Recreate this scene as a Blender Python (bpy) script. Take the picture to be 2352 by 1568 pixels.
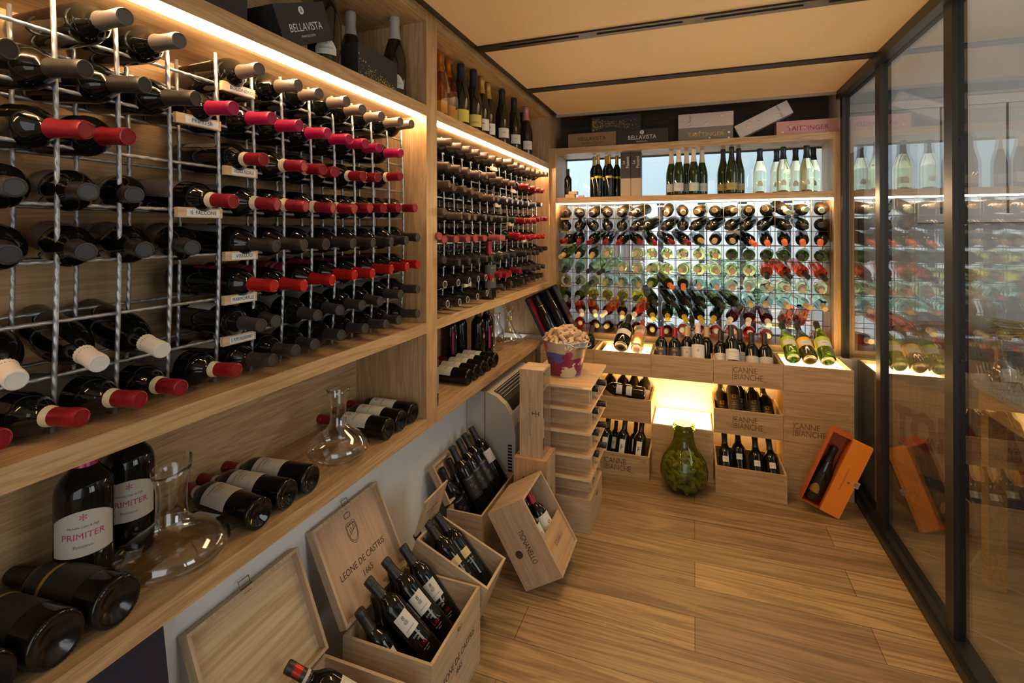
import bpy, math, random
from mathutils import Vector, Matrix
random.seed(7)
for _o in list(bpy.data.objects): bpy.data.objects.remove(_o)
SC = bpy.context.scene
COL = SC.collection
V = Vector
# ------------------------------------------------------------------ camera
cam_d = bpy.data.cameras.new('camera'); cam = bpy.data.objects.new('camera', cam_d); COL.objects.link(cam)
_y, _p, _r = .3516, .0026, -.0013
_F = V((-math.sin(_y), math.cos(_y), 0)); _R = V((math.cos(_y), math.sin(_y), 0)); _U = V((0, 0, 1))
_F2 = _F*math.cos(_p)+_U*math.sin(_p); _U2 = _U*math.cos(_p)-_F*math.sin(_p)
_R3 = _R*math.cos(_r)+_U2*math.sin(_r); _U3 = _U2*math.cos(_r)-_R*math.sin(_r)
M = Matrix.Identity(4)
for i in range(3):
    M[i][0] = _R3[i]; M[i][1] = _U3[i]; M[i][2] = -_F2[i]
M[0][3], M[1][3], M[2][3] = 0, 0, 1.44
cam.matrix_world = M
cam_d.sensor_width = 36; cam_d.sensor_fit = 'HORIZONTAL'; cam_d.lens = 1139.56/2352*36
cam_d.shift_y = -(784-529.09)/2352; cam_d.clip_start = .02; cam_d.clip_end = 100
SC.camera = cam
# ------------------------------------------------------------------ world and large lights
w = bpy.data.worlds.new('sky'); SC.world = w; w.use_nodes = True
_bg = w.node_tree.nodes['Background']; _bg.inputs[0].default_value = (.88, .95, 1, 1); _bg.inputs[1].default_value = 2.1
SC.view_settings.view_transform = 'Standard'; SC.view_settings.look = 'None'
SC.view_settings.gamma = 1; SC.view_settings.use_curve_mapping = False
SC.view_settings.exposure = 0.7
def area(name, loc, target, sx, sy, power, color):
    d = bpy.data.lights.new(name, 'AREA'); d.shape = 'RECTANGLE'; d.size = sx; d.size_y = sy
    d.energy = power; d.color = color
    o = bpy.data.objects.new(name, d); COL.objects.link(o); o.location = loc
    o.rotation_euler = (V(target)-V(loc)).to_track_quat('-Z', 'Y').to_euler()
    return o
area('doorway_daylight', (.25, -1.35, 1.35), (-.7, 2, 1.0), 1.3, 1.9, 8.5, (.88, .96, 1))
area('bar_room_fill', (2.5, 2.0, 1.95), (2.3, 4.1, 2.6), 1.4, 1.0, 13, (.97, .97, 1))  # added unseen area lamp in mid-room, brightens the bar's upper back wall
area('bar_side_fill', (2.7, .5, 1.75), (-1.3, .6, 1.25), 1.3, 1.5, 17, (.95, .98, 1))  # fill added beyond the glass to brighten the near rack's back panel
area('cellar_ceiling_fill', (.0, 1.6, .9), (.0, 2.2, 3), 1.0, 1.6, 2.6, (1, .71, .40))  # added up-facing fill in open air that lifts the ceiling, no fitting there
area('cellar_floor_fill', (-.15, 2.15, 2.255), (-.20, 2.20, 0), .35, .8, 6.6, (1, .68, .34)).data.spread = math.radians(150)  # fill added to brighten the floor, stands in for spill from the niche panels
# ------------------------------------------------------------------ materials
def new_mat(name):
    m = bpy.data.materials.new(name); m.use_nodes = True
    nt = m.node_tree; return m, nt, nt.nodes['Principled BSDF']
def plain(name, col, rough=.5, metal=0, spec=.5, coat=0, emis=None, estr=0):
    m, nt, b = new_mat(name)
    b.inputs['Base Color'].default_value = (*col, 1); b.inputs['Roughness'].default_value = rough
    b.inputs['Metallic'].default_value = metal; b.inputs['Specular IOR Level'].default_value = spec
    b.inputs['Coat Weight'].default_value = coat
    if emis: b.inputs['Emission Color'].default_value = (*emis, 1); b.inputs['Emission Strength'].default_value = estr
    return m
def emitter(name, col, s):
    m = bpy.data.materials.new(name); m.use_nodes = True; nt = m.node_tree; nt.nodes.clear()
    e = nt.nodes.new('ShaderNodeEmission'); e.inputs[0].default_value = (*col, 1); e.inputs[1].default_value = s
    o = nt.nodes.new('ShaderNodeOutputMaterial'); nt.links.new(e.outputs[0], o.inputs[0]); return m
def wood(name, c1, c2, axis='y', fine=1.0, rough=.5, knots=0.0, planks=None, seed=0):
    m, nt, b = new_mat(name); N = nt.nodes; L = nt.links
    tc = N.new('ShaderNodeTexCoord'); oi = N.new('ShaderNodeObjectInfo')
    mul = N.new('ShaderNodeVectorMath'); mul.operation = 'SCALE'; mul.inputs['Scale'].default_value = 17.0
    cb = N.new('ShaderNodeCombineXYZ')
    for i in range(3): L.new(oi.outputs['Random'], cb.inputs[i])
    L.new(cb.outputs[0], mul.inputs[0])
    add = N.new('ShaderNodeVectorMath'); add.operation = 'ADD'
    L.new(tc.outputs['Object'], add.inputs[0]); L.new(mul.outputs[0], add.inputs[1])
    mp = N.new('ShaderNodeMapping'); s = [9*fine]*3; s['xyz'.index(axis)] = .7*fine; mp.inputs['Scale'].default_value = s
    mp.inputs['Location'].default_value = (seed, seed*.7, 0)
    L.new(add.outputs[0], mp.inputs['Vector'])
    n1 = N.new('ShaderNodeTexNoise'); n1.inputs['Scale'].default_value = 1.6; n1.inputs['Detail'].default_value = 5; n1.inputs['Distortion'].default_value = 1.4
    L.new(mp.outputs[0], n1.inputs['Vector'])
    wv = N.new('ShaderNodeMath'); wv.operation = 'SINE'
    k = N.new('ShaderNodeMath'); k.operation = 'MULTIPLY'; k.inputs[1].default_value = 34
    L.new(n1.outputs['Fac'], k.inputs[0]); L.new(k.outputs[0], wv.inputs[0])
    mp2 = N.new('ShaderNodeMapping'); s = [130*fine]*3; s['xyz'.index(axis)] = 5*fine; mp2.inputs['Scale'].default_value = s
    L.new(add.outputs[0], mp2.inputs['Vector'])
    n2 = N.new('ShaderNodeTexNoise'); n2.inputs['Scale'].default_value = 1.5; n2.inputs['Detail'].default_value = 3
    L.new(mp2.outputs[0], n2.inputs['Vector'])
    a = N.new('ShaderNodeMath'); a.operation = 'MULTIPLY_ADD'; a.inputs[1].default_value = .16; a.inputs[2].default_value = 0
    L.new(wv.outputs[0], a.inputs[0])
    s1 = N.new('ShaderNodeMath'); s1.operation = 'ADD'; L.new(a.outputs[0], s1.inputs[0]); L.new(n2.outputs['Fac'], s1.inputs[1])
    fac = s1
    if knots:
        mk = N.new('ShaderNodeMapping'); s = [7]*3; s['xyz'.index(axis)] = 4; mk.inputs['Scale'].default_value = s
        L.new(add.outputs[0], mk.inputs['Vector'])
        vo = N.new('ShaderNodeTexVoronoi'); vo.inputs['Scale'].default_value = 1.0; L.new(mk.outputs[0], vo.inputs['Vector'])
        kr = N.new('ShaderNodeMapRange'); kr.inputs[1].default_value = .03; kr.inputs[2].default_value = .10; kr.inputs[3].default_value = knots; kr.inputs[4].default_value = 0
        L.new(vo.outputs['Distance'], kr.inputs[0])
        s2 = N.new('ShaderNodeMath'); s2.operation = 'SUBTRACT'; L.new(fac.outputs[0], s2.inputs[0]); L.new(kr.outputs[0], s2.inputs[1]); fac = s2
    cr = N.new('ShaderNodeValToRGB'); cr.color_ramp.elements[0].position = .28; cr.color_ramp.elements[1].position = .72
    cr.color_ramp.elements[0].color = (*c2, 1); cr.color_ramp.elements[1].color = (*c1, 1)
    L.new(fac.outputs[0], cr.inputs[0]); out = cr.outputs[0]
    if planks:
        pl = N.new('ShaderNodeTexBrick'); pl.inputs['Scale'].default_value = 1; pl.inputs['Mortar Size'].default_value = planks[2]
        pl.inputs['Brick Width'].default_value = planks[0]; pl.inputs['Row Height'].default_value = planks[1]
        pl.inputs['Color1'].default_value = (.72, .72, .72, 1); pl.inputs['Color2'].default_value = (1.12, 1.1, 1.05, 1); pl.inputs['Mortar'].default_value = (.35, .33, .3, 1)
        pl.inputs['Bias'].default_value = 0
        L.new(tc.outputs['Object'], pl.inputs['Vector'])
        mx = N.new('ShaderNodeMix'); mx.data_type = 'RGBA'; mx.blend_type = 'MULTIPLY'; mx.inputs[0].default_value = 1
        L.new(out, mx.inputs[6]); L.new(pl.outputs['Color'], mx.inputs[7]); out = mx.outputs[2]
    L.new(out, b.inputs['Base Color']); b.inputs['Roughness'].default_value = rough
    bp = N.new('ShaderNodeBump'); bp.inputs['Strength'].default_value = .12; bp.inputs['Distance'].default_value = .002
    L.new(fac.outputs[0], bp.inputs['Height']); L.new(bp.outputs[0], b.inputs['Normal'])
    return m
def tinted(name, col, rough=0.0, ior=1.45, dens=1.0):
    m, nt, b = new_mat(name)
    b.inputs['Base Color'].default_value = (*col, 1); b.inputs['Roughness'].default_value = rough
    b.inputs['Coat Weight'].default_value = .8 if ior < 1.2 else 0; b.inputs['Coat Roughness'].default_value = .02
    b.inputs['Transmission Weight'].default_value = 1; b.inputs['IOR'].default_value = ior
    return m
def pane_mat(name, tint=(.95, .975, .97), refl=1.3):
    m = bpy.data.materials.new(name); m.use_nodes = True; nt = m.node_tree; nt.nodes.clear()
    N = nt.nodes; L = nt.links
    t = N.new('ShaderNodeBsdfTransparent'); t.inputs[0].default_value = (*tint, 1)
    g = N.new('ShaderNodeBsdfGlossy'); g.inputs['Roughness'].default_value = 0.0; g.inputs[0].default_value = (1, 1, 1, 1)
    lw = N.new('ShaderNodeLayerWeight'); lw.inputs['Blend'].default_value = .5
    f = N.new('ShaderNodeMath'); f.operation = 'POWER'; f.inputs[1].default_value = 5.0; L.new(lw.outputs['Facing'], f.inputs[0])
    f2 = N.new('ShaderNodeMath'); f2.operation = 'MULTIPLY_ADD'; f2.inputs[1].default_value = .96; f2.inputs[2].default_value = .042; L.new(f.outputs[0], f2.inputs[0]); f = f2
    k = N.new('ShaderNodeMath'); k.operation = 'MULTIPLY'; k.inputs[1].default_value = refl; k.use_clamp = True
    mx = N.new('ShaderNodeMixShader'); o = N.new('ShaderNodeOutputMaterial')
    L.new(f.outputs[0], k.inputs[0]); L.new(k.outputs[0], mx.inputs[0]); L.new(t.outputs[0], mx.inputs[1]); L.new(g.outputs[0], mx.inputs[2]); L.new(mx.outputs[0], o.inputs[0])
    return m
OAK = (.50, .33, .165); OAKD = (.36, .215, .095)
m_oak = wood('oak_lengthwise', OAK, OAKD, 'y', 1.1, .48)
m_oakx = wood('oak_crosswise', OAK, OAKD, 'x', 1.1, .48)
m_oakz = wood('oak_upright', OAK, OAKD, 'z', 1.1, .48)
PINE = (.48, .315, .155); PINED = (.36, .22, .095)
m_pinex = wood('pine_lengthwise', PINE, PINED, 'x', .8, .6, .5)
m_piney = wood('pine_crosswise', PINE, PINED, 'y', .8, .6, .3)
m_pinez = wood('pine_upright', PINE, PINED, 'z', .9, .6, .3)
m_ply = wood('plywood', (.60, .40, .22), (.45, .28, .14), 'x', .7, .5)
m_plye = plain('plywood_edge', (.66, .50, .30), .6)
m_floor = wood('floor_planks', (.38, .25, .118), (.21, .132, .058), 'x', .55, .42, .25, planks=(1.2, .165, .0016))
m_panel = wood('dark_panel', (.075, .042, .017), (.040, .021, .008), 'x', .8, .5)
m_black = plain('black_metal', (.018, .017, .015), .35, .3)
m_frame = plain('anodised_frame', (.022, .020, .018), .4, .4)
m_ink = plain('burnt_lettering', (.06, .03, .012), .8)
m_white = plain('white_paint', (.70, .70, .68), .8)
m_ceil = plain('stretch_fabric', (.80, .60, .36), .55)
m_led = emitter('led_strip', (1, .66, .36), 85)
m_pan = emitter('light_panel', (1, .62, .22), 10)
m_pane = pane_mat('window_pane')
m_pane2 = pane_mat('garden_pane', (1, 1, 1), 1.0)
m_label = plain('label_paper', (.60, .57, .50), .7)
m_labelg = plain('grey_paper', (.36, .35, .33), .7)
m_zinc = None
def rebar_mat():
    m, nt, b = new_mat('galvanised_wire'); N = nt.nodes; L = nt.links
    b.inputs['Base Color'].default_value = (.42, .44, .46, 1); b.inputs['Metallic'].default_value = .75; b.inputs['Roughness'].default_value = .42
    tc = N.new('ShaderNodeTexCoord'); wv = N.new('ShaderNodeTexWave'); wv.bands_direction = 'DIAGONAL'; wv.inputs['Scale'].default_value = 26
    wv.inputs['Distortion'].default_value = .4
    L.new(tc.outputs['Object'], wv.inputs['Vector'])
    bp = N.new('ShaderNodeBump'); bp.inputs['Strength'].default_value = .7; bp.inputs['Distance'].default_value = .002
    L.new(wv.outputs['Fac'], bp.inputs['Height']); L.new(bp.outputs[0], b.inputs['Normal']); return m
m_rebar = rebar_mat()
# ------------------------------------------------------------------ mesh helpers
class MB:
    def __init__(s): s.v = []; s.f = []; s.mi = []
    def add(s, vs, fs, mi=0, T=None):
        o = len(s.v)
        s.v += [tuple(T @ V(p)) if T is not None else tuple(p) for p in vs]
        s.f += [tuple(i+o for i in f) for f in fs]; s.mi += [mi]*len(fs); return s
    def box(s, x0, y0, z0, x1, y1, z1, mi=0, T=None):
        vs = [(x, y, z) for z in (z0, z1) for y in (y0, y1) for x in (x0, x1)]
        return s.add(vs, [(0, 2, 3, 1), (4, 5, 7, 6), (0, 1, 5, 4), (2, 6, 7, 3), (0, 4, 6, 2), (1, 3, 7, 5)], mi, T)
    def lathe(s, prof, n=24, mi=0, T=None, cap0=True, cap1=True, mis=None):
        vs = []; fs = []; m = []
        for r, z in prof:
            for i in range(n):
                a = 2*math.pi*i/n; vs.append((r*math.cos(a), r*math.sin(a), z))
        for j in range(len(prof)-1):
            for i in range(n):
                k = (i+1) % n
                fs.append((j*n+i, j*n+k, (j+1)*n+k, (j+1)*n+i)); m.append(mis[j] if mis else mi)
        if cap0: fs.append(tuple(range(n))[::-1]); m.append(mis[0] if mis else mi)
        if cap1: fs.append(tuple((len(prof)-1)*n+i for i in range(n))); m.append(mis[-1] if mis else mi)
        o = len(s.v); s.v += [tuple(T @ V(p)) if T is not None else p for p in vs]
        s.f += [tuple(i+o for i in f) for f in fs]; s.mi += m; return s
    def tube(s, pts, r, n=6, mi=0, closed=False):
        pts = [V(p) for p in pts]; vs = []; fs = []; N = len(pts)
        for j, p in enumerate(pts):
            d = (pts[(j+1) % N] - pts[j-1]) if closed else (pts[min(j+1, N-1)]-pts[max(j-1, 0)])
            d.normalize(); up = V((0, 0, 1)) if abs(d.z) < .9 else V((1, 0, 0))
            a = d.cross(up).normalized(); b = d.cross(a)
            for i in range(n):
                t = 2*math.pi*i/n; vs.append(tuple(p+a*(r*math.cos(t))+b*(r*math.sin(t))))
        for j in range(N if closed else N-1):
            for i in range(n):
                k = (i+1) % n; q = (j+1) % N
                fs.append((j*n+i, j*n+k, q*n+k, q*n+i))
        if not closed: fs += [tuple(range(n))[::-1], tuple((N-1)*n+i for i in range(n))]
        return s.add(vs, fs, mi)
    def mesh(s, name, mats, smooth=False):
        me = bpy.data.meshes.new(name); me.from_pydata(s.v, [], s.f)
        for m in (mats if isinstance(mats, (list, tuple)) else [mats]): me.materials.append(m)
        me.polygons.foreach_set('material_index', s.mi)
        if smooth: me.polygons.foreach_set('use_smooth', [True]*len(s.f))
        me.update(); return me
    def build(s, name, mats, parent=None, loc=None, smooth=False, auto=False):
        o = bpy.data.objects.new(name, s.mesh(name, mats, smooth)); COL.objects.link(o)
        if parent is not None: o.parent = parent
        if loc is not None: o.location = loc
        if auto: sharp(o.data)
        return o
def sharp(me, ang=.6):
    import bmesh
    bm = bmesh.new(); bm.from_mesh(me)
    bmesh.ops.recalc_face_normals(bm, faces=bm.faces)
    for e in bm.edges:
        if len(e.link_faces) == 2 and e.calc_face_angle(0) > ang: e.smooth = False
    for f in bm.faces: f.smooth = True
    bm.to_mesh(me); bm.free()
def empty(name, loc=(0, 0, 0), T=None):
    o = bpy.data.objects.new(name, None); COL.objects.link(o); o.empty_display_size = .02
    if T is not None: o.matrix_world = T
    else: o.location = loc
    return o
def tag(o, label, cat, group=None, kind=None):
    if label: o['label'] = label
    if cat: o['category'] = cat
    if group: o['group'] = group
    if kind: o['kind'] = kind
    return o
def struct(name, mb, mats, parent=None, **k):
    o = mb.build(name, mats, parent, **k)
    if parent is None: o['kind'] = 'structure'
    return o
def frame(origin, xdir, zdir):
    z = V(zdir).normalized(); x = V(xdir); x = (x - z*x.dot(z)).normalized(); y = z.cross(x)
    m = Matrix.Identity(4)
    for i in range(3): m[i][0] = x[i]; m[i][1] = y[i]; m[i][2] = z[i]; m[i][3] = origin[i]
    return m
_tx = {}
def text_mesh(s, size, spacing=1.0, bold=0):
    k = (s, size, spacing, bold)
    if k in _tx: return _tx[k]
    c = bpy.data.curves.new('lettering', 'FONT'); c.body = s; c.size = size; c.align_x = 'CENTER'; c.align_y = 'CENTER'
    c.space_character = spacing; c.extrude = 0; c.resolution_u = 2; c.offset = bold
    o = bpy.data.objects.new('tmp', c); COL.objects.link(o)
    dg = bpy.context.evaluated_depsgraph_get(); me = o.evaluated_get(dg).to_mesh()
    vs = [tuple(v.co) for v in me.vertices]; fs = [tuple(p.vertices) for p in me.polygons]
    o.evaluated_get(dg).to_mesh_clear(); bpy.data.objects.remove(o); bpy.data.curves.remove(c)
    _tx[k] = (vs, fs); return vs, fs
def text_into(mb, s, size, T, mi=0, spacing=1.0, sx=1.0, bend=None, bold=0):
    """flat letters (x right, y up) laid with T; bend=(radius, phi) wraps them round a bottle's local z"""
    vs, fs = text_mesh(s, size, spacing, bold)
    if bend:
        r, phi, zc = bend
        vs = [(r*math.cos(phi+x*sx/r), r*math.sin(phi+x*sx/r), zc+y) for x, y, z in vs]
        mb.add(vs, fs, mi, T)
    else: mb.add([(x*sx, y, z) for x, y, z in vs], fs, mi, T)
def lettering(parent, s, size, T, mat, spacing=1.0, sx=1.0, label=None, name='lettering'):
    mb = MB()
    for ss, dy, sz in (s if isinstance(s, list) else [(s, 0, size)]):
        text_into(mb, ss, sz, Matrix.Translation((0, dy, 0)), 0, spacing, sx)
    o = mb.build(name, mat, parent); o.matrix_local = T
    if label: o['label'] = label
    return o
ORD = ['first', 'second', 'third', 'fourth', 'fifth', 'sixth', 'seventh', 'eighth', 'ninth', 'tenth', 'eleventh', 'twelfth', 'thirteenth', 'fourteenth', 'fifteenth', 'sixteenth', 'seventeenth', 'eighteenth']
# ------------------------------------------------------------------ bottles
PROF = {
 'bdx': [(.004, .014), (.018, .010), (.029, .001), (.034, 0), (.0372, .004), (.0378, .012), (.0378, .188), (.0362, .200), (.0310, .213), (.0220, .226), (.0162, .238), (.0146, .250), (.0142, .296), (.0128, .299)],
 'bur': [(.004, .014), (.020, .010), (.031, .001), (.036, 0), (.0395, .005), (.0400, .012), (.0400, .145), (.0385, .165), (.0340, .188), (.0270, .210), (.0200, .230), (.0160, .246), (.0145, .262), (.0142, .296), (.0128, .299)],
 'cha': [(.004, .02), (.022, .016), (.033, .002), (.039, 0), (.0432, .005), (.0440, .015), (.0440, .140), (.0420, .165), (.0360, .192), (.0280, .218), (.0205, .242), (.0170, .258), (.0155, .300), (.0150, .318)],
 'flu': [(.004, .01), (.020, .007), (.029, .001), (.033, 0), (.0350, .005), (.0355, .015), (.0355, .130), (.0330, .165), (.0270, .205), (.0200, .245), (.0150, .275), (.0142, .315), (.0128, .319)],
}
HT = {'bdx': .299, 'bur': .299, 'cha': .318, 'flu': .319}
_bm = {}
def body_mesh(kind, mat, seg=28):
    k = ('b', kind, mat.name, seg)
    if k not in _bm: _bm[k] = MB().lathe(PROF[kind], seg).mesh('bottle_body', mat, True)
    return _bm[k]
def cap_mesh(kind, mats, seg=20):
    k = ('c', kind, tuple(m.name for m in mats), seg)
    if k not in _bm:
        if kind == 'cha':
            p = [(.0236, .232), (.0212, .247), (.0190, .262), (.0178, .285), (.0187, .292), (.0192, .300), (.0186, .316), (.0165, .3215), (.009, .323)]
            mi = [0]*len(p)
        else:
            z = {'bdx': (.236, .302), 'bur': (.238, .302), 'flu': (.262, .322)}[kind]
            h = z[1]-z[0]
            p = [(.0176 if kind != 'flu' else .0168, z[0]), (.0160, z[0]+.012), (.0155, z[0]+.014), (.0152, z[0]+h*.70), (.0160, z[0]+h*.72), (.0160, z[0]+h*.94), (.0150, z[1]), (.0128, z[1]+.0006), (.0122, z[1]-.0006)]
            mi = [0]*len(p)
            if len(mats) > 1: mi[0] = 1; mi[1] = 1
            if len(mats) > 2: mi = [0]*6+[2, 2, 0]
        _bm[k] = MB().lathe(p, seg, mis=mi).mesh('capsule', list(mats), True); sharp(_bm[k], .5)
    return _bm[k]
def patch_mesh(r, z0, z1, half, mat, key, phi=0, texts=(), tmat=None, arch=0):
    k = ('l', r, z0, z1, half, mat.name, key)
    if k not in _bm:
        mb = MB(); n = max(14, int(half*18)); vs = []; fs = []
        for i in range(n+1):
            a = phi - half + 2*half*i/n; t = (i/n*2-1); zt = z1 - arch*t*t
            vs += [(r*math.cos(a), r*math.sin(a), z0), (r*math.cos(a), r*math.sin(a), zt)]
        for i in range(n): fs.append((2*i, 2*i+2, 2*i+3, 2*i+1))
        mb.add(vs, fs, 0)
        ms = [mat]
        for s, size, zc, tm, sx in texts:
            if tm not in ms: ms.append(tm)
            text_into(mb, s, size, None, ms.index(tm), 1.0, sx, bend=(r+.0004, phi, zc))
        _bm[k] = mb.mesh('label', ms, False)
    return _bm[k]
def link(name, me, parent, label=None):
    o = bpy.data.objects.new(name, me); COL.objects.link(o); o.parent = parent
    if label: o['label'] = label
    return o
def bottle(T, kind, glass, caps, labels=(), name=None, scale=1.0, label=None, group=None, seg=28):
    gw = glass.name
    name = name or ('sparkling_wine_bottle' if kind == 'cha' else 'rose_wine_bottle' if ('rose' in gw or 'orange' in gw or 'bright_red' in gw) else 'white_wine_bottle' if any(q in gw for q in ('green', 'yellow', 'pale', 'amber', 'olive', 'clear')) else 'wine_bottle')
    e = empty(name, T=T @ Matrix.Scale(scale, 4) if scale != 1 else T)
    link('body', body_mesh(kind, glass, seg), e)
    if caps: link('capsule', cap_mesh(kind, caps if isinstance(caps, (list, tuple)) else [caps]), e)
    for L in labels: link(L.get('n', 'label'), L['me'], e)
    tag(e, label, 'bottle', group); return e
def lay(base, tip, face=(0, 0, 1)):
    base = V(base); d = (V(tip)-base).normalized(); f = V(face)
    if abs(f.normalized().dot(d)) > .98: f = V((1, 0, 0))
    return frame(base, f, d)
# ================================================================== SETTING
struct('floor', MB().box(-1.15, -1.7, -.05, .90, 4.0, 0), m_floor)
def tile_mat():
    m, nt, b = new_mat('stone_tiles'); N = nt.nodes; L = nt.links
    tc = N.new('ShaderNodeTexCoord'); br = N.new('ShaderNodeTexBrick'); br.offset = .5
    br.inputs['Scale'].default_value = 1; br.inputs['Brick Width'].default_value = .6; br.inputs['Row Height'].default_value = .4; br.inputs['Mortar Size'].default_value = .006
    br.inputs['Color1'].default_value = (.30, .22, .13, 1); br.inputs['Color2'].default_value = (.25, .185, .11, 1); br.inputs['Mortar'].default_value = (.42, .35, .25, 1)
    mp = N.new('ShaderNodeMapping'); mp.inputs['Rotation'].default_value = (0, 0, .6)
    L.new(tc.outputs['Object'], mp.inputs[0]); L.new(mp.outputs[0], br.inputs['Vector'])
    n = N.new('ShaderNodeTexNoise'); n.inputs['Scale'].default_value = 5; n.inputs['Detail'].default_value = 6; L.new(tc.outputs['Object'], n.inputs['Vector'])
    mx = N.new('ShaderNodeMix'); mx.data_type = 'RGBA'; mx.blend_type = 'MULTIPLY'; mx.inputs[0].default_value = .6
    L.new(br.outputs['Color'], mx.inputs[6]); L.new(n.outputs['Fac'], mx.inputs[7]); L.new(mx.outputs[2], b.inputs['Base Color']); b.inputs['Roughness'].default_value = .45
    return m
m_tile = tile_mat()
def stone_mat(name, a, bcol, sc):
    m, nt, b = new_mat(name); N = nt.nodes; L = nt.links
    tc = N.new('ShaderNodeTexCoord'); n = N.new('ShaderNodeTexNoise'); n.inputs['Scale'].default_value = sc; n.inputs['Detail'].default_value = 8; n.inputs['Roughness'].default_value = .7
    cr = N.new('ShaderNodeValToRGB'); cr.color_ramp.elements[0].color = (*bcol, 1); cr.color_ramp.elements[1].color = (*a, 1); cr.color_ramp.elements[0].position = .35; cr.color_ramp.elements[1].position = .6
    L.new(tc.outputs['Object'], n.inputs['Vector']); L.new(n.outputs['Fac'], cr.inputs[0]); L.new(cr.outputs[0], b.inputs['Base Color']); b.inputs['Roughness'].default_value = .85
    bp = N.new('ShaderNodeBump'); bp.inputs['Strength'].default_value = .4; bp.inputs['Distance'].default_value = .01; L.new(n.outputs['Fac'], bp.inputs['Height']); L.new(bp.outputs[0], b.inputs['Normal'])
    return m
m_stone = stone_mat('stone_pillar', (.36, .31, .25), (.22, .18, .14), 9)
m_plaster = stone_mat('plaster', (.50, .47, .43), (.42, .40, .37), 3)
struct('floor_bar', MB().box(.90, -1.7, -.05, 4.2, 5.2, -.002), m_tile)
struct('ceiling', MB().box(-.917, -1.7, 2.278, .86, 3.473, 2.30), m_ceil)
mb = MB()
for y0, y1 in ((2.049, 2.113), (2.763, 2.831), (1.34, 1.40)): mb.box(-.93, y0, 2.270, .83, y1, 2.2779)
for y0, y1 in ((2.049, 2.113),):
    for i in range(4): mb.box(-.80+i*.42, y0+.026, 2.266, -.46+i*.42, y0+.034, 2.2705)
mb.add([(-.972, -1.6, 2.300), (-.917, -1.6, 2.2775), (-.917, 3.49, 2.2775), (-.972, 3.49, 2.300), (-.972, -1.6, 2.32), (-.917, -1.6, 2.32), (-.917, 3.49, 2.32), (-.972, 3.49, 2.32)],
       [(0, 3, 2, 1), (4, 5, 6, 7), (0, 1, 5, 4), (1, 2, 6, 5), (2, 3, 7, 6), (3, 0, 4, 7)])
struct('trim_1', mb, m_frame)
struct('trim_2', MB().box(-.93, 3.458, 2.262, .84, 3.475, 2.2779), plain('ceiling_edge', (.30, .26, .23), .6))
struct('ceiling_back', MB().box(-1.4, 3.475, 2.40, .86, 3.80, 2.44), m_panel)
struct('wall_left', MB().box(-1.16, -1.7, 0, -1.115, 4.0, .676), m_white)
struct('wall_behind_shelves', MB().box(-1.40, -1.7, .60, -1.325, 3.80, 2.44), m_white)
struct('ceiling_left', MB().box(-1.40, -1.7, 2.325, -.90, 3.50, 2.44), m_frame)
struct('wall_front', MB().box(-1.4, -1.75, -.05, 4.2, -1.7, 2.9), m_white)
m_backw = plain('warm_white_board', (.80, .74, .62), .6)
struct('wall_back', MB().box(-1.12, 3.395, 0, .86, 3.44, .69).box(-1.4, 3.44, -.05, .86, 3.82, .69), m_backw)
struct('wall_back_panel', MB().box(-1.4, 3.76, 1.99, .88, 3.80, 2.44), m_panel)
struct('wall_corner', MB().box(-1.4, 3.452, .69, -.972, 3.80, 2.44), m_oakz)
# bar room beyond the glass
struct('ceiling_bar', MB().box(.86, -1.75, 2.75, 4.2, 5.2, 2.8).box(.855, -1.75, 2.30, .87, 3.82, 2.8).box(-1.4, -1.75, 2.44, .87, 3.82, 2.5), m_white)
mb = MB().box(.87, 4.3, 0, 4.2, 4.35, 2.8)
mb.box(.83, 3.50, 0, .875, 4.35, 2.8)
struct('wall_bar_back', mb, m_plaster)
mb = MB(); m_pan2 = plain('panelled_boards', (.55, .50, .44), .6)
for i in range(9): mb.box(.9+i*.36, 4.26, 1.55, 1.245+i*.36, 4.30, 2.3)
mb.box(.88, 4.24, 2.30, 4.1, 4.30, 2.36).box(.88, 4.24, 1.50, 4.1, 4.30, 1.56)
struct('trim_3', mb, m_pan2)
struct('wall_bar_right', MB().box(3.6, -1.7, 0, 3.65, 5.0, 2.8), m_plaster)
struct('trim_4', MB().box(1.02, 3.75, 0, 1.30, 4.1, 1.98), m_stone)
# glass partition
mb = MB()
for x0, y0, x1, y1 in ((.825, 3.43, .865, 3.475), (.825, 2.80, .872, 2.862), (.825, 2.10, .868, 2.160), (.825, 1.30, .868, 1.36), (.825, .4, .868, .46)):
    mb.box(x0, y0, 0, x1, y1, 2.278)
mb.box(.8265, 2.806, 0, .8245, 2.81, 2.27)
mb.box(.803, -1.7, 2.232, .87, 3.475, 2.30).box(.803, -1.7, 0, .872, 3.475, .038).box(.818, -1.7, .038, .872, 3.475, .055)
ms = MB()
W1 = empty('window_1'); W1['kind'] = 'structure'
mb.build('frame', m_frame, W1)
for y0, y1 in ((2.862, 3.43), (2.16, 2.80), (1.36, 2.10), (.46, 1.30), (-1.7, .4)):
    MB().box(.842, y0, .055, .850, y1, 2.232).build('pane', m_pane, W1)
mb = MB()
for y, z in ((2.835, 1.99), (2.83, .5), (2.13, 1.75), (2.13, .35), (2.13, 1.0)):
    mb.lathe([(.0045, 0), (.0045, .002), (.002, .003)], 10, T=frame((.848, y-.031, z), (1, 0, 0), (0, -1, 0)))
mb.build('screw', m_black, W1)
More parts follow.
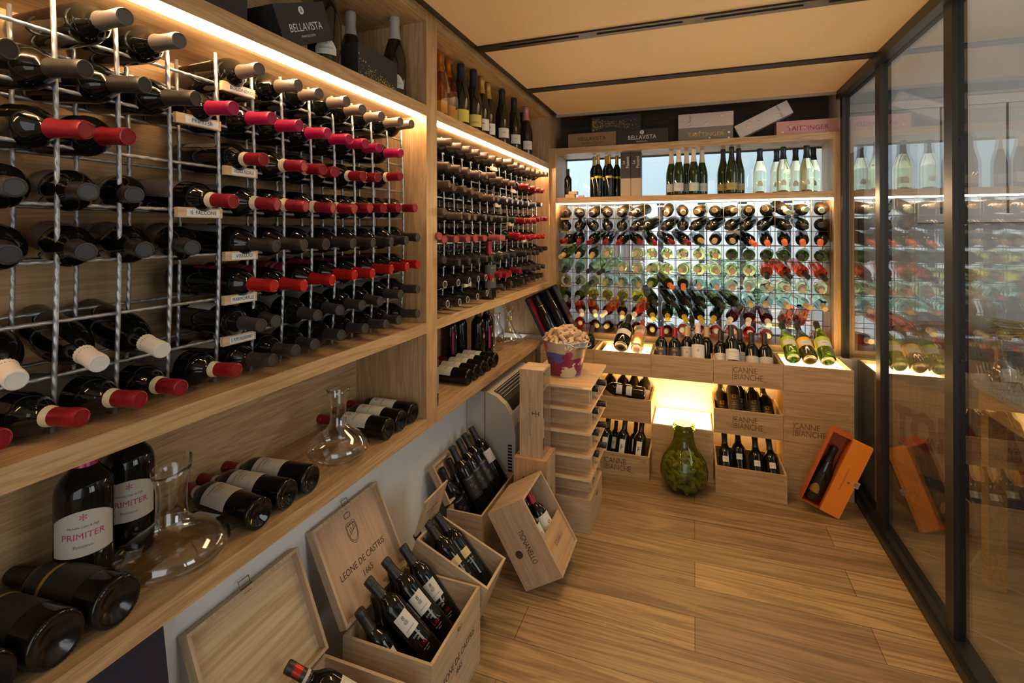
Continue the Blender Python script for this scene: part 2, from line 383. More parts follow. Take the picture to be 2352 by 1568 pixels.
# ---------------------------------------------------- garden window behind the bottle rack
mw = plain('window_frame_grey', (.10, .13, .17), .5)
W2 = empty('window_2'); W2['kind'] = 'structure'
mb = MB().box(-1.0, 3.765, .66, .90, 3.80, .74).box(-1.0, 3.765, 1.99, .90, 3.80, 2.05).box(-1.0, 3.765, .7, -.93, 3.8, 2.0).box(.80, 3.765, .7, .90, 3.8, 2.0)
mb.build('frame', mw, W2)
MB().box(-.93, 3.778, .74, .80, 3.782, 1.99).build('pane', m_pane2, W2)
# garden seen through it
struct('ground_garden', MB().box(-6, 3.85, -.10, 7, 9, -.05), plain('gravel', (.5, .5, .46), .9))
struct('wall_garden', MB().box(-6, 6.2, -.1, 7, 6.3, 1.78), plain('garden_wall_white', (.82, .84, .84), .8))
struct('wall_garden_upper', MB().box(-6, 6.22, 1.78, 7, 6.32, 4.2), plain('garden_wall_blue', (.36, .45, .49), .8))
m_post = plain('blue_grey_post', (.05, .075, .11), .5)
for i, x in enumerate((-.72, -.27, .06, .375, .70)):
    o = MB().box(x-.022, 4.45, -.05, x+.022, 4.50, 1.66).box(x-.03, 4.44, 1.66, x+.03, 4.51, 1.68).build('garden_post', m_post)
    tag(o, 'dark blue grey post outside the back window, %s from the left' % ORD[i], 'post', 'garden posts')
o = MB()
for i in range(34):
    x = -1.25+i*.026; o.box(x, 4.0+.012*math.sin(i*1.9), .3, x+.0255, 4.004+.012*math.sin(i*1.9), 1.72)
o = o.build('curtain', plain('curtain_white', (.75, .80, .86), .9)); tag(o, 'pale bluish white curtain outside the left of the back window', 'curtain')
m_leaf = plain('palm_leaf', (.10, .30, .14), .5)
def palm(x, y, h, n, R, i):
    e = empty('potted_palm', (x, y, -.05)); tag(e, 'green palm in a pot outside the back window, %s from the left' % ORD[i], 'plant', 'garden palms')
    MB().lathe([(.12, 0), (.15, .05), (.18, .3), (.19, .32), (.16, .32), (.15, .25)], 16).build('pot', m_post, e)
    MB().lathe([(.03, .2), (.025, h*.5), (.02, h)], 8).build('trunk', m_ink, e)
    mb = MB()
    for k in range(n):
        a = k*2.399; el = .2+1.1*((k*.618) % 1)
        d = V((math.cos(a)*math.cos(el), math.sin(a)*math.cos(el), math.sin(el)))
        L = R*(.7+.4*((k*.37) % 1)); p0 = V((0, 0, h*(.55+.45*((k*.77) % 1))))
        side = d.cross(V((0, 0, 1))).normalized()
        st = [p0+d*L*t+V((0, 0, -.55*L*t*t)) for t in [j/9 for j in range(10)]]
        for j in range(1, 10):
            for s in (-1, 1):
                q = st[j]; tip = q+side*s*L*.30*(1-abs(j/9-.45))+d*L*.14+V((0, 0, -.03))
                wv = (st[j]-st[j-1])*.32
                mb.add([q-wv, q+wv, tip], [(0, 1, 2)])
        mb.tube(st, .003, 4)
    mb.build('fronds', m_leaf, e)
for i, a in enumerate(((-.62, 5.1, 1.2, 26, .52), (-.02, 5.0, 1.05, 34, .50), (.52, 5.15, 1.15, 30, .50), (1.1, 5.0, 1.05, 26, .5), (.25, 5.8, 1.25, 26, .5))): palm(*a, i)

# ================================================================== LEFT SHELVING (two bays)
def bay(name, y0, y1, wl, wr, label, back_y1=None, low_y1=None, uz=.6745):
    e = empty(name, (0, y0, .6745)); tag(e, label, 'shelf unit', 'oak wall shelving'); T = Matrix.Translation((0, -y0, -.6745))
    a, b = y0+wl, y1-wr
    if wl: MB().box(-1.30, y0, .6745, -.972, a, 2.30, T=T).build('upright', m_oakz, e)
    if wr: MB().box(-1.30, b, uz, -.972, y1, 2.30, T=T).build('upright', m_oakz, e)
    for n, z0, z1, bb in (('top_board', 2.256, 2.30, b), ('upper_shelf', 1.889, 1.9305, b), ('middle_shelf', 1.047, 1.088, b), ('lower_shelf', .6745, .7155, low_y1 or b)):
        MB().box(-1.30, a, z0, -.972, bb, z1, T=T).build(n, m_oak, e)
    MB().box(-1.318, y0, 1.047, -1.30, y1, 2.30, T=T).box(-1.318, y0, .6745, -1.30, low_y1 or y1, 1.047, T=T).build('back_panel', m_oak, e)
    o = MB().box(-1.0045, a+.005, 1.879, -.9965, b-.01, 1.8885, T=T).build('led_strip', m_led, e); o['label'] = 'glowing warm LED strip under the upper shelf'
    return e
bay('wall_shelving', -.55, 1.731, .04, .042, 'oak shelf bay nearest the viewer, with eight rows of bottles under an LED strip')
B2 = bay('wall_shelving', 1.731, 3.452, .042, .040, 'second oak shelf bay, between the double upright and the back rack', low_y1=3.19, uz=1.047)
MB().box(-1.30, 3.17, -.6745+.0, -1.0, 3.19, 0, T=Matrix.Translation((0, -1.731, 0))).build('support_panel', m_oakz, B2)
# wire grids
def bow(z): return .012*(1-((z-1.47)/.36)**2)-.006
def grid(name, X, ys, zs, ya, yb, label, z0=1.089, z1=1.862, r=.0042, bend=True):
    mb = MB()
    for y in ys:
        n = 9; mb.tube([(X+(bow(z0+(z1-z0)*i/n) if bend else 0), y, z0+(z1-z0)*i/n) for i in range(n+1)], r, 7)
    for z in zs: mb.tube([(X+(bow(z) if bend else 0)-.007, ya, z), (X+(bow(z) if bend else 0)-.007, yb, z)], r*.9, 7)
    o = mb.build(name, m_rebar, smooth=True); tag(o, label, 'wire rack'); return o
ZH = [1.792, 1.693, 1.592, 1.489, 1.388, 1.283, 1.187]
YV1 = [-.36, -.26, -.16, -.06, .04, .14, .24, .34, .44, .54, .64, .74, .855, .955, 1.05, 1.155, 1.255, 1.35, 1.45, 1.545, 1.64]
YV2 = [round(1.87+.0985*i, 4) for i in range(16)]
grid('wire_grid', -1.05, YV1, ZH, -.4, 1.655, 'ribbed steel wire grid holding bottle necks at the front of the near bay')
grid('wire_grid', -1.18, YV1, ZH, -.4, 1.655, 'ribbed steel wire grid behind the front one in the near bay')
grid('wire_grid', -1.05, YV2, ZH, 1.80, 3.37, 'ribbed steel wire grid holding bottle necks at the front of the second bay')
grid('wire_grid', -1.18, YV2, ZH, 1.80, 3.37, 'ribbed steel wire grid behind the front one in the second bay')
# name plates on the wires
m_tag = wood('tag_wood', (.66, .48, .28), (.54, .37, .20), 'y', 1, .6)
def plate(y0, y1, z, s, label, tilt=0, size=.0125):
    e = empty('name_plate', (-1.040+bow(z), (y0+y1)/2, z-.004)); w_ = (y1-y0)/2-.004
    MB().box(-.005, -w_, -.011, .005, w_, .011).build('block', m_tag, e)
    MB().box(.005, -w_*.62, -.0085, .0056, w_*.86, .0075).build('paper', m_labelw, e)
    if s: lettering(e, s, size, frame((.006, w_*.12, -.0005), (0, 1, 0), (1, 0, 0)), m_ink, sx=min(1, 1.35*w_/(.62*size*len(s))))
    tag(e, label, 'name plate', 'wooden name plates on the wires'); return e
m_labelw = plain('white_paper', (.74, .74, .73), .7)
PN = ['topmost', 'second', 'third', 'fourth', 'fifth', 'sixth', 'lowest, seventh']
for y0, y1, z, s in ((.855, .955, 1.790, 'BOLONERO'), (.74, .855, 1.690, 'PRIMITER'), (.855, .955, 1.590, 'VIGNA PEDALE'), (.74, .855, 1.487, 'IL FALCONE'), (.855, .955, 1.387, 'VISELLIO'), (.855, .955, 1.283, 'MARMORELLE'), (.855, .955, 1.186, 'IL PUMO NEGRAMARO')):
    plate(y0, y1, z, s, 'small lettered wooden plate on the near wire grid, %s from the top' % PN.pop(0))
for i, (px_, z) in enumerate(((2.55, 1.792), (2.86, 1.693), (2.58, 1.592), (2.80, 1.489), (2.20, 1.187), (3.05, 1.388))):
    plate(px_-.045, px_+.045, z, None, 'small wooden plate with blank looking paper on the second bay wires, %s from the top' % ['first', 'second', 'third', 'fourth', 'lowest', 'fifth'][i])

# ================================================================== BACK RACK (in front of the garden window)
R = empty('bottle_rack_cabinet', (-.95, 3.47, .69)); tag(R, 'oak cabinet frame of the back wall, open to the garden window', 'cabinet')
T = Matrix.Translation((.95, -3.47, -.69))
MB().box(-.972, 3.455, .69, -.932, 3.765, 2.04, T=T).build('side_panel', m_oakz, R)
MB().box(.790, 3.47, .69, .826, 3.765, 2.04, T=T).build('side_panel', m_oakz, R)
for n, z0, z1 in (('top_board', 1.9965, 2.0395), ('middle_board', 1.6437, 1.684), ('bottom_board', .69, .732)):
    MB().box(-.932, 3.47, z0, .790, 3.765, z1, T=T).build(n, m_oakx, R)
o = MB().box(-.925, 3.478, 1.634, .783, 3.487, 1.6435, T=T).build('led_strip', m_led, R); o['label'] = 'glowing warm LED strip under the middle board'
ZB = [1.534, 1.44, 1.346, 1.248, 1.149, 1.051, .953, .859]
m_wire = plain('bronze_wire', (.10, .075, .055), .45, .3)
for Y, lab in ((3.51, 'thin wire grid at the front of the back rack, full of bottle necks'), (3.70, 'thin wire grid at the window side of the back rack')):
    mb = MB()
    for k in range(17): mb.tube([(-.82+.1*k, Y, .733), (-.82+.1*k, Y, 1.634)], .0022, 6)
    for z in ZB: mb.tube([(-.925, Y+.004, z), (.783, Y+.004, z)], .0022, 6)
    tag(mb.build('wire_grid', m_wire, smooth=True), lab, 'wire rack')
for i, (k, z) in enumerate(((0, 1.534), (0, 1.44), (0, 1.346), (0, 1.051), (11, 1.44))):
    x = -.865+.1*k
    o = MB().box(x-.042, 3.500, z-.008, x+.042, 3.507, z+.006).build('name_plate', m_tag)
    tag(o, 'bare wooden strip on the wires of the back rack, ' + ['topmost at the left edge', 'second at the left edge', 'third at the left edge', 'lowest at the left edge', 'alone right of the middle'][i], 'name plate', 'strips on the back rack')
S1=[(0,2,0.587,1.821,'gray'),(0,3,0.686,1.815,'gray'),(0,5,0.878,1.818,'taupe'),(0,6,0.997,1.813,'taupe'),(0,7,1.075,1.812,'taupe'),(0,8,1.186,1.819,'taupe'),(0,9,1.263,1.814,'taupe'),(0,10,1.362,1.814,'taupe'),(0,11,1.469,1.819,'taupe'),(0,12,1.546,1.827,'taupe'),(1,0,0.434,1.699,'black'),(1,1,0.532,1.71,'black'),(1,2,0.626,1.696,'black'),(1,3,0.725,1.698,'black'),(1,4,0.808,1.706,'magenta'),(1,5,0.913,1.694,'magenta'),(1,6,1.0,1.695,'magenta'),(1,7,1.104,1.694,'magenta'),(1,8,1.196,1.691,'magenta'),(1,9,1.274,1.69,'magenta'),(1,10,1.353,1.688,'magenta'),(1,11,1.472,1.695,'magenta'),(2,1,0.534,1.596,'red'),(2,2,0.593,1.599,'red'),(2,5,0.89,1.61,'redcream'),(2,6,1.019,1.603,'redcream'),(2,7,1.087,1.602,'redcream'),(2,8,1.148,1.608,'redcream'),(2,9,1.267,1.609,'redcream'),(2,10,1.348,1.615,'redcream'),(2,11,1.469,1.632,'redcream'),(3,1,0.438,1.495,'black'),(3,2,0.535,1.497,'black'),(3,3,0.609,1.498,'black'),(3,4,0.808,1.504,'redcream'),(3,5,0.933,1.501,'redcream'),(3,6,1.027,1.498,'redcream'),(3,7,1.13,1.495,'redcream'),(3,8,1.219,1.508,'redcream'),(3,9,1.293,1.514,'redcream'),(3,10,1.369,1.517,'redcream'),(3,11,1.461,1.522,'redcream'),(3,12,1.563,1.527,'redcream'),(4,1,0.431,1.403,'black'),(4,2,0.532,1.406,'black'),(4,3,0.627,1.397,'black'),(4,4,0.722,1.401,'black'),(4,5,0.929,1.401,'black'),(4,6,1.019,1.39,'black'),(4,7,1.098,1.384,'black'),(4,8,1.213,1.389,'black'),(4,9,1.311,1.398,'black'),(4,10,1.411,1.4,'black'),(4,11,1.502,1.41,'black'),(4,12,1.578,1.42,'black'),(5,5,0.92,1.311,'scarlet'),(5,6,1.019,1.3,'scarlet'),(5,7,1.125,1.306,'scarlet'),(5,8,1.219,1.312,'scarlet'),(5,9,1.306,1.31,'scarlet'),(5,10,1.409,1.316,'scarlet'),(5,11,1.505,1.317,'scarlet'),(5,12,1.578,1.322,'scarlet'),(6,1,0.447,1.204,'white'),(6,2,0.558,1.203,'white'),(6,3,0.665,1.202,'white'),(6,5,0.883,1.223,'dark'),(6,6,0.936,1.221,'dark'),(6,7,1.07,1.216,'dark'),(6,8,1.163,1.216,'dark'),(6,9,1.262,1.216,'dark'),(6,10,1.357,1.216,'dark'),(6,11,1.469,1.225,'dark'),(6,12,1.578,1.232,'dark'),(7,0,0.423,1.139,'redcream'),(7,1,0.524,1.135,'redcream'),(7,2,0.615,1.136,'redcream'),(7,3,0.689,1.136,'redcream'),(7,4,0.818,1.136,'redcream'),(7,5,0.916,1.134,'dark'),(7,6,0.988,1.141,'dark'),(7,7,1.062,1.14,'dark'),(7,8,1.168,1.144,'dark'),(7,9,1.273,1.144,'dark'),(7,10,1.381,1.138,'dark'),(7,11,1.463,1.138,'dark'),(7,12,1.578,1.143,'dark')]
S2=[(0,0,1.857,1.814,'brown'),(0,1,1.952,1.809,'brown'),(0,2,2.036,1.799,'brown'),(0,3,2.131,1.799,'brown'),(0,4,2.235,1.799,'brown'),(0,5,2.347,1.808,'brown'),(0,6,2.426,1.81,'brown'),(0,8,2.589,1.83,'taupe'),(0,9,2.688,1.822,'taupe'),(0,10,2.801,1.821,'taupe'),(0,11,2.909,1.819,'taupe'),(0,12,2.999,1.822,'taupe'),(0,13,3.103,1.821,'taupe'),(0,14,3.195,1.827,'taupe'),(0,15,3.286,1.833,'taupe'),(1,0,1.823,1.706,'brown'),(1,1,1.927,1.705,'brown'),(1,2,2.012,1.698,'brown'),(1,3,2.141,1.703,'brown'),(1,4,2.224,1.703,'brown'),(1,5,2.346,1.728,'brown'),(1,6,2.426,1.71,'brown'),(1,7,2.529,1.707,'brown'),(1,8,2.63,1.709,'brown'),(1,11,2.879,1.716,'red'),(1,12,3.007,1.715,'red'),(1,13,3.116,1.708,'red'),(1,14,3.194,1.701,'red'),(2,0,1.828,1.637,'brown'),(2,1,1.88,1.626,'brown'),(2,2,1.984,1.629,'brown'),(2,3,2.07,1.624,'brown'),(2,4,2.163,1.614,'brown'),(2,5,2.312,1.608,'brown'),(2,6,2.381,1.604,'brown'),(2,7,2.5,1.607,'navy'),(2,8,2.588,1.601,'navy'),(2,9,2.683,1.596,'navy'),(2,10,2.772,1.598,'navy'),(2,11,2.879,1.602,'navy'),(2,12,3.02,1.609,'navy'),(2,14,3.159,1.62,'navy'),(3,0,1.79,1.522,'brown'),(3,1,1.958,1.499,'brown'),(3,2,2.022,1.495,'brown'),(3,3,2.09,1.495,'brown'),(3,4,2.208,1.508,'black'),(3,5,2.287,1.501,'black'),(3,6,2.425,1.501,'black'),(3,7,2.509,1.499,'black'),(3,8,2.629,1.498,'black'),(3,10,2.795,1.505,'red'),(3,11,2.915,1.5,'red'),(3,12,3.019,1.509,'red'),(3,13,3.096,1.519,'red'),(3,14,3.167,1.525,'red'),(3,15,3.269,1.527,'red'),(4,0,1.763,1.422,'brick'),(4,1,1.828,1.395,'brick'),(4,2,1.933,1.396,'brick'),(4,3,2.042,1.396,'brick'),(4,4,2.133,1.401,'brick'),(4,5,2.239,1.399,'brick'),(4,6,2.407,1.403,'brick'),(4,7,2.465,1.402,'brick'),(4,9,2.704,1.42,'scarlet'),(4,10,2.806,1.404,'scarlet'),(4,11,2.903,1.396,'scarlet'),(4,12,3.059,1.402,'scarlet'),(4,13,3.143,1.401,'scarlet'),(4,14,3.241,1.399,'scarlet'),(5,0,1.789,1.326,'black'),(5,1,1.92,1.308,'black'),(5,2,2.022,1.305,'black'),(5,3,2.125,1.304,'black'),(5,4,2.223,1.308,'black'),(5,5,2.295,1.307,'black'),(5,6,2.424,1.307,'black'),(5,7,2.528,1.306,'black'),(5,8,2.628,1.308,'black'),(5,10,2.817,1.315,'black'),(5,11,2.927,1.31,'black'),(5,12,3.005,1.306,'black'),(5,13,3.078,1.304,'black'),(5,14,3.166,1.317,'black'),(5,15,3.268,1.326,'black'),(6,0,1.792,1.227,'ring'),(6,1,1.908,1.223,'ring'),(6,2,2.019,1.221,'ring'),(6,3,2.118,1.22,'ring'),(6,4,2.207,1.218,'ring'),(6,5,2.281,1.212,'red'),(6,6,2.406,1.214,'red'),(6,7,2.498,1.206,'red'),(6,8,2.557,1.205,'red'),(6,9,2.613,1.197,'red'),(6,10,2.748,1.208,'red'),(6,11,2.927,1.206,'black'),(6,12,3.018,1.203,'black'),(6,13,3.114,1.201,'black'),(6,14,3.231,1.201,'black'),(7,0,1.811,1.146,'ring'),(7,1,1.92,1.139,'ring'),(7,2,2.002,1.139,'ring'),(7,3,2.108,1.14,'ring'),(7,4,2.218,1.142,'ring'),(7,6,2.46,1.15,'black'),(7,8,2.577,1.152,'black'),(7,10,2.782,1.146,'black'),(7,11,2.889,1.147,'black'),(7,12,2.991,1.15,'black'),(7,13,3.086,1.15,'black'),(7,14,3.171,1.151,'black')]
BK=[(0,0,-0.862,1.582,-0.848,1.575,'d','B'),(0,1,-0.763,1.574,-0.737,1.567,'d','B'),(0,2,-0.667,1.576,-0.667,1.563,'d','B'),(0,3,-0.563,1.575,-0.547,1.564,'d','B'),(0,4,-0.473,1.573,-0.476,1.56,'d','B'),(0,5,-0.388,1.572,-0.4,1.559,'d','B'),(0,7,-0.173,1.578,-0.173,1.558,'d','t'),(0,8,-0.065,1.577,-0.064,1.563,'d','t'),(0,9,0.022,1.578,0.013,1.567,'d','t'),(0,10,0.118,1.58,0.12,1.575,'d','t'),(0,11,0.226,1.581,0.247,1.576,'d','t'),(0,12,0.323,1.579,0.32,1.575,'d','t'),(0,13,0.417,1.581,0.41,1.587,'d','t'),(0,14,0.526,1.582,0.54,1.555,'d','G'),(0,15,0.615,1.583,0.637,1.572,'d','G'),(0,16,0.709,1.579,0.715,1.563,'d','G'),(1,0,-0.848,1.493,-0.845,1.462,'k','K'),(1,1,-0.758,1.489,-0.76,1.459,'k','K'),(1,2,-0.659,1.482,-0.638,1.464,'k','K'),(1,3,-0.563,1.481,-0.547,1.458,'k','K'),(1,4,-0.473,1.481,-0.467,1.458,'k','K'),(1,5,-0.382,1.483,-0.394,1.46,'k','K'),(1,6,-0.281,1.489,-0.334,1.46,'k','K'),(1,7,-0.161,1.482,-0.191,1.46,'k','K'),(1,8,-0.065,1.481,-0.074,1.459,'k','K'),(1,9,0.025,1.487,-0.018,1.462,'k','K'),(1,10,0.126,1.486,0.081,1.462,'k','K'),(1,11,0.228,1.492,0.194,1.464,'k','K'),(1,12,0.323,1.491,0.281,1.461,'k','K'),(1,13,0.418,1.49,0.379,1.461,'k','K'),(1,14,0.526,1.49,0.544,1.466,'k','K'),(1,15,0.617,1.486,0.632,1.465,'k','K'),(1,16,0.711,1.483,0.71,1.476,'k','K'),(2,0,-0.838,1.393,-0.878,1.368,'k','r'),(2,1,-0.758,1.39,-0.757,1.363,'k','r'),(2,2,-0.659,1.39,-0.686,1.363,'k','r'),(2,3,-0.565,1.391,-0.575,1.361,'k','r'),(2,4,-0.473,1.391,-0.483,1.361,'k','r'),(2,5,-0.37,1.391,-0.335,1.366,'k','r'),(2,6,-0.263,1.389,-0.243,1.36,'k','r'),(2,7,-0.173,1.392,-0.131,1.367,'k','r'),(2,8,-0.074,1.392,-0.032,1.362,'k','r'),(2,9,0.033,1.384,0.049,1.379,'d','t'),(2,10,0.123,1.384,0.121,1.377,'d','t'),(2,11,0.222,1.385,0.23,1.378,'d','t'),(2,12,0.322,1.391,0.356,1.359,'k','O'),(2,13,0.425,1.386,0.427,1.359,'k','O'),(2,14,0.523,1.386,0.519,1.365,'k','O'),(2,15,0.617,1.386,0.615,1.366,'k','O'),(2,16,0.716,1.392,0.705,1.364,'k','O'),(3,0,-0.859,1.293,-0.885,1.262,'o','T'),(3,1,-0.768,1.295,-0.763,1.27,'o','T'),(3,2,-0.666,1.289,-0.667,1.269,'o','T'),(3,3,-0.565,1.281,-0.56,1.286,'p','b'),(3,5,-0.37,1.284,-0.374,1.289,'p','b'),(3,6,-0.269,1.282,-0.261,1.287,'p','b'),(3,7,-0.168,1.284,-0.163,1.286,'p','b'),(3,8,-0.065,1.282,-0.063,1.287,'p','b'),(3,9,0.021,1.277,0.024,1.282,'p','b'),(3,10,0.131,1.279,0.13,1.284,'p','b'),(3,11,0.23,1.284,0.226,1.286,'o','K'),(3,12,0.33,1.282,0.32,1.284,'o','K'),(3,13,0.42,1.284,0.412,1.283,'o','K'),(3,14,0.533,1.285,0.524,1.282,'o','K'),(3,15,0.624,1.287,0.607,1.283,'o','K'),(3,16,0.721,1.285,0.703,1.285,'o','K'),(4,0,-0.862,1.187,-0.862,1.162,'g','K'),(4,1,-0.765,1.189,-0.76,1.162,'g','K'),(4,2,-0.669,1.192,-0.69,1.164,'g','K'),(4,3,-0.572,1.194,-0.617,1.15,'g','K'),(4,4,-0.473,1.18,-0.462,1.188,'p','b'),(4,5,-0.374,1.183,-0.368,1.187,'p','b'),(4,6,-0.279,1.182,-0.288,1.189,'p','b'),(4,7,-0.168,1.181,-0.163,1.189,'p','b'),(4,8,-0.068,1.184,-0.083,1.186,'p','b'),(4,9,0.018,1.183,0.018,1.191,'p','b'),(4,10,0.131,1.183,0.138,1.183,'p','b'),(4,11,0.227,1.182,0.228,1.185,'p','b'),(4,12,0.322,1.185,0.317,1.193,'p','b'),(4,13,0.417,1.193,0.422,1.159,'r','K'),(4,14,0.526,1.19,0.546,1.163,'r','K'),(4,15,0.619,1.193,0.641,1.166,'r','K'),(4,16,0.72,1.19,0.731,1.155,'r','K'),(5,0,-0.859,1.081,-0.846,1.089,'y','K'),(5,1,-0.765,1.078,-0.761,1.085,'y','K'),(5,2,-0.676,1.077,-0.674,1.085,'y','K'),(5,3,-0.578,1.081,-0.582,1.085,'a','l'),(5,4,-0.477,1.084,-0.471,1.086,'a','l'),(5,5,-0.368,1.085,-0.347,1.081,'a','l'),(5,6,-0.273,1.085,-0.276,1.086,'o','l'),(5,7,-0.168,1.092,-0.134,1.074,'k','O'),(5,8,-0.074,1.095,-0.064,1.07,'k','O'),(5,9,0.027,1.086,0.031,1.08,'a','b'),(5,10,0.131,1.09,0.137,1.081,'a','b'),(5,11,0.224,1.081,0.228,1.081,'P','b'),(5,12,0.322,1.085,0.317,1.082,'P','b'),(5,13,0.44,1.095,0.441,1.087,'P','b'),(5,14,0.53,1.093,0.538,1.09,'P','b'),(5,15,0.629,1.082,0.614,1.085,'P','b'),(5,16,0.72,1.085,0.712,1.086,'P','b'),(6,0,-0.859,0.985,-0.849,0.96,'o','e'),(6,1,-0.765,0.986,-0.783,0.96,'o','e'),(6,2,-0.663,0.983,-0.645,0.985,'m','K'),(6,3,-0.566,0.984,-0.548,0.986,'m','K'),(6,4,-0.467,0.985,-0.462,0.987,'m','K'),(6,5,-0.368,0.987,-0.371,0.988,'m','K'),(6,6,-0.267,1.001,-0.235,0.949,'k','K'),(6,7,-0.162,0.999,-0.12,0.946,'k','K'),(6,8,-0.072,0.997,-0.025,0.95,'k','K'),(6,9,0.029,0.989,0.064,0.955,'k','K'),(6,10,0.125,0.993,0.172,0.952,'k','K'),(6,11,0.227,1.004,0.267,0.968,'k','K'),(6,12,0.329,0.991,0.332,0.98,'a','t'),(6,13,0.424,0.996,0.411,0.984,'a','t'),(6,14,0.53,1.001,0.536,0.982,'a','t'),(6,15,0.626,0.988,0.655,0.983,'a','t'),(6,16,0.72,0.993,0.73,0.978,'a','t'),(7,0,-0.856,0.889,-0.846,0.879,'w','e'),(7,1,-0.759,0.897,-0.732,0.86,'r','c'),(7,2,-0.66,0.899,-0.636,0.853,'r','c'),(7,3,-0.569,0.891,-0.595,0.846,'r','c'),(7,4,-0.468,0.883,-0.456,0.854,'w','T'),(7,5,-0.374,0.888,-0.395,0.858,'r','c'),(7,6,-0.264,0.907,-0.256,0.86,'k','y'),(7,7,-0.169,0.912,-0.163,0.853,'k','y'),(7,8,-0.069,0.911,-0.05,0.857,'k','y'),(7,9,0.032,0.904,0.047,0.863,'k','y'),(7,10,0.125,0.909,0.107,0.867,'k','y'),(7,11,0.227,0.903,0.201,0.864,'w','c'),(7,12,0.324,0.903,0.314,0.865,'w','c'),(7,13,0.422,0.902,0.431,0.864,'w','c'),(7,14,0.517,0.896,0.496,0.852,'R','K'),(7,15,0.613,0.902,0.577,0.851,'R','K'),(8,1,-0.769,0.795,-0.745,0.805,'s','s'),(8,2,-0.65,0.792,-0.627,0.794,'w','l'),(8,3,-0.566,0.797,-0.567,0.791,'w','l'),(8,4,-0.468,0.803,-0.468,0.791,'w','l'),(8,5,-0.374,0.806,-0.363,0.792,'w','l'),(8,6,-0.264,0.807,-0.259,0.79,'w','l'),(8,7,-0.175,0.809,-0.175,0.784,'w','l'),(8,8,-0.075,0.806,-0.075,0.799,'R','c'),(8,9,0.032,0.807,0.017,0.803,'R','c'),(8,10,0.125,0.807,0.134,0.805,'R','c'),(8,11,0.227,0.814,0.233,0.811,'R','c'),(8,12,0.326,0.803,0.329,0.807,'s','c'),(8,13,0.421,0.803,0.428,0.797,'R','c'),(8,16,0.719,0.807,0.725,0.804,'s','c')]
# ================================================================== BOTTLES IN THE RACKS
g_dark = plain('dark_bottle_glass', (.004, .0045, .0035), .03, 0, .45)
g_dark2 = plain('black_matt_bottle', (.007, .006, .005), .14, 0, .4)
CAP = {}
def cm(name, col, rough=.35, metal=.3):
    CAP[name] = plain('foil_'+name, col, rough, metal, .5); return CAP[name]
for n, c, r, mt in (('red', (.24, .007, .016), .33, .25), ('scarlet', (.42, .012, .010), .25, .35), ('magenta', (.36, .008, .07), .3, .3), ('black', (.022, .019, .016), .4, .2),
    ('dark', (.030, .027, .023), .5, .1), ('gray', (.10, .09, .08), .45, .3), ('taupe', (.12, .092, .070), .45, .3), ('brown', (.09, .055, .04), .5, .2), ('white', (.62, .58, .52), .6, 0),
    ('cream', (.62, .55, .38), .6, 0), ('navy', (.03, .04, .09), .35, .2), ('brick', (.33, .065, .06), .6, 0), ('tan', (.52, .36, .17), .6, 0), ('beige', (.50, .34, .26), .6, 0),
    ('orange', (.72, .16, .04), .45, 0), ('paleg', (.34, .45, .27), .5, 0), ('olive', (.30, .27, .09), .5, 0), ('grey2', (.20, .22, .27), .4, .2), ('creamw', (.75, .66, .50), .6, 0),
    ('yellow', (.72, .47, .04), .4, .2), ('gold', (.60, .42, .12), .3, .8), ('pink', (.60, .28, .27), .35, .4), ('silver', (.55, .55, .55), .35, .6), ('purple', (.35, .02, .16), .3, .3), ('bluek', (.012, .020, .035), .4, .2)): cm(n, c, r, mt)
CW = {'red': 'red', 'redcream': 'cream banded red', 'scarlet': 'bright red', 'magenta': 'magenta', 'black': 'black', 'dark': 'dull black', 'gray': 'grey', 'taupe': 'taupe', 'brown': 'brown', 'white': 'white', 'navy': 'navy', 'brick': 'matt brick red', 'ring': 'silver ringed black'}
CM = {k: [CAP[k]] for k in CAP}; CM['redcream'] = [CAP['red'], CAP['cream']]; CM['ring'] = [CAP['black'], CAP['black'], CAP['silver']]; CM['black'] = [CAP['black'], CAP['black'], CAP['dark']]
m_lred = plain('crimson_label', (.30, .012, .025), .6)
lab_top = patch_mesh(.0382, .060, .150, 1.25, m_label, 'plain')
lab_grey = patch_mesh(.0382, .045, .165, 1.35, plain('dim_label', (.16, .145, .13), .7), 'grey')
lab_red = patch_mesh(.0382, .075, .160, 1.0, m_lred, 'red', texts=(('MARMORELLE', .012, .125, CAP['cream'], .8), ('ROSSO', .010, .105, CAP['cream'], .8)))
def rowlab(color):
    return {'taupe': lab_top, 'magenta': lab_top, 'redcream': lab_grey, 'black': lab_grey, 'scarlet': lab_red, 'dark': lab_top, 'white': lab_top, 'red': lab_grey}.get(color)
ZR = [z+.040 for z in ZH]+[1.128]
C1 = [.39, .49, .59, .69, .80, .905, 1.0, 1.105, 1.21, 1.30, 1.40, 1.50, 1.59]
C2 = [1.82+.0985*i for i in range(17)]
def side_rack(tab, cells, where, group, labels=True):
    cnt = {}
    for r, k, yt, zt, c in tab:
        cnt[r] = cnt.get(r, 0)+1
        yb = cells[k] + (cells[k]-yt)*.6; zb = ZR[r]
        if c == 'white': base = (-1.255, yb, zb+.030); tip = (-.965, yt, zt+.012)
        else: base = (-1.245, yb, zb); tip = (-.945, yt, max(zt, ZR[r]-.022))
        d = (V(tip)-V(base)).normalized()
        T_ = lay(base, V(base)+d*.3, (.0, -.25*((k*7 % 5)-2), 1))
        ls = []
        lm = rowlab(c)
        if labels and lm: ls = [{'me': lm}]
        seg = 32 if cells is C1 else 20
        bottle(T_, 'bur' if c == 'white' else 'bdx', g_dark, CM[c], ls, label='dark bottle, %s cap, %s row down, %s from left, %s' % (CW[c], ORD[r], ORD[cnt[r]-1], where), group=group, seg=seg)
side_rack(S1, C1, 'near bay', 'bottles lying in the near wire rack')
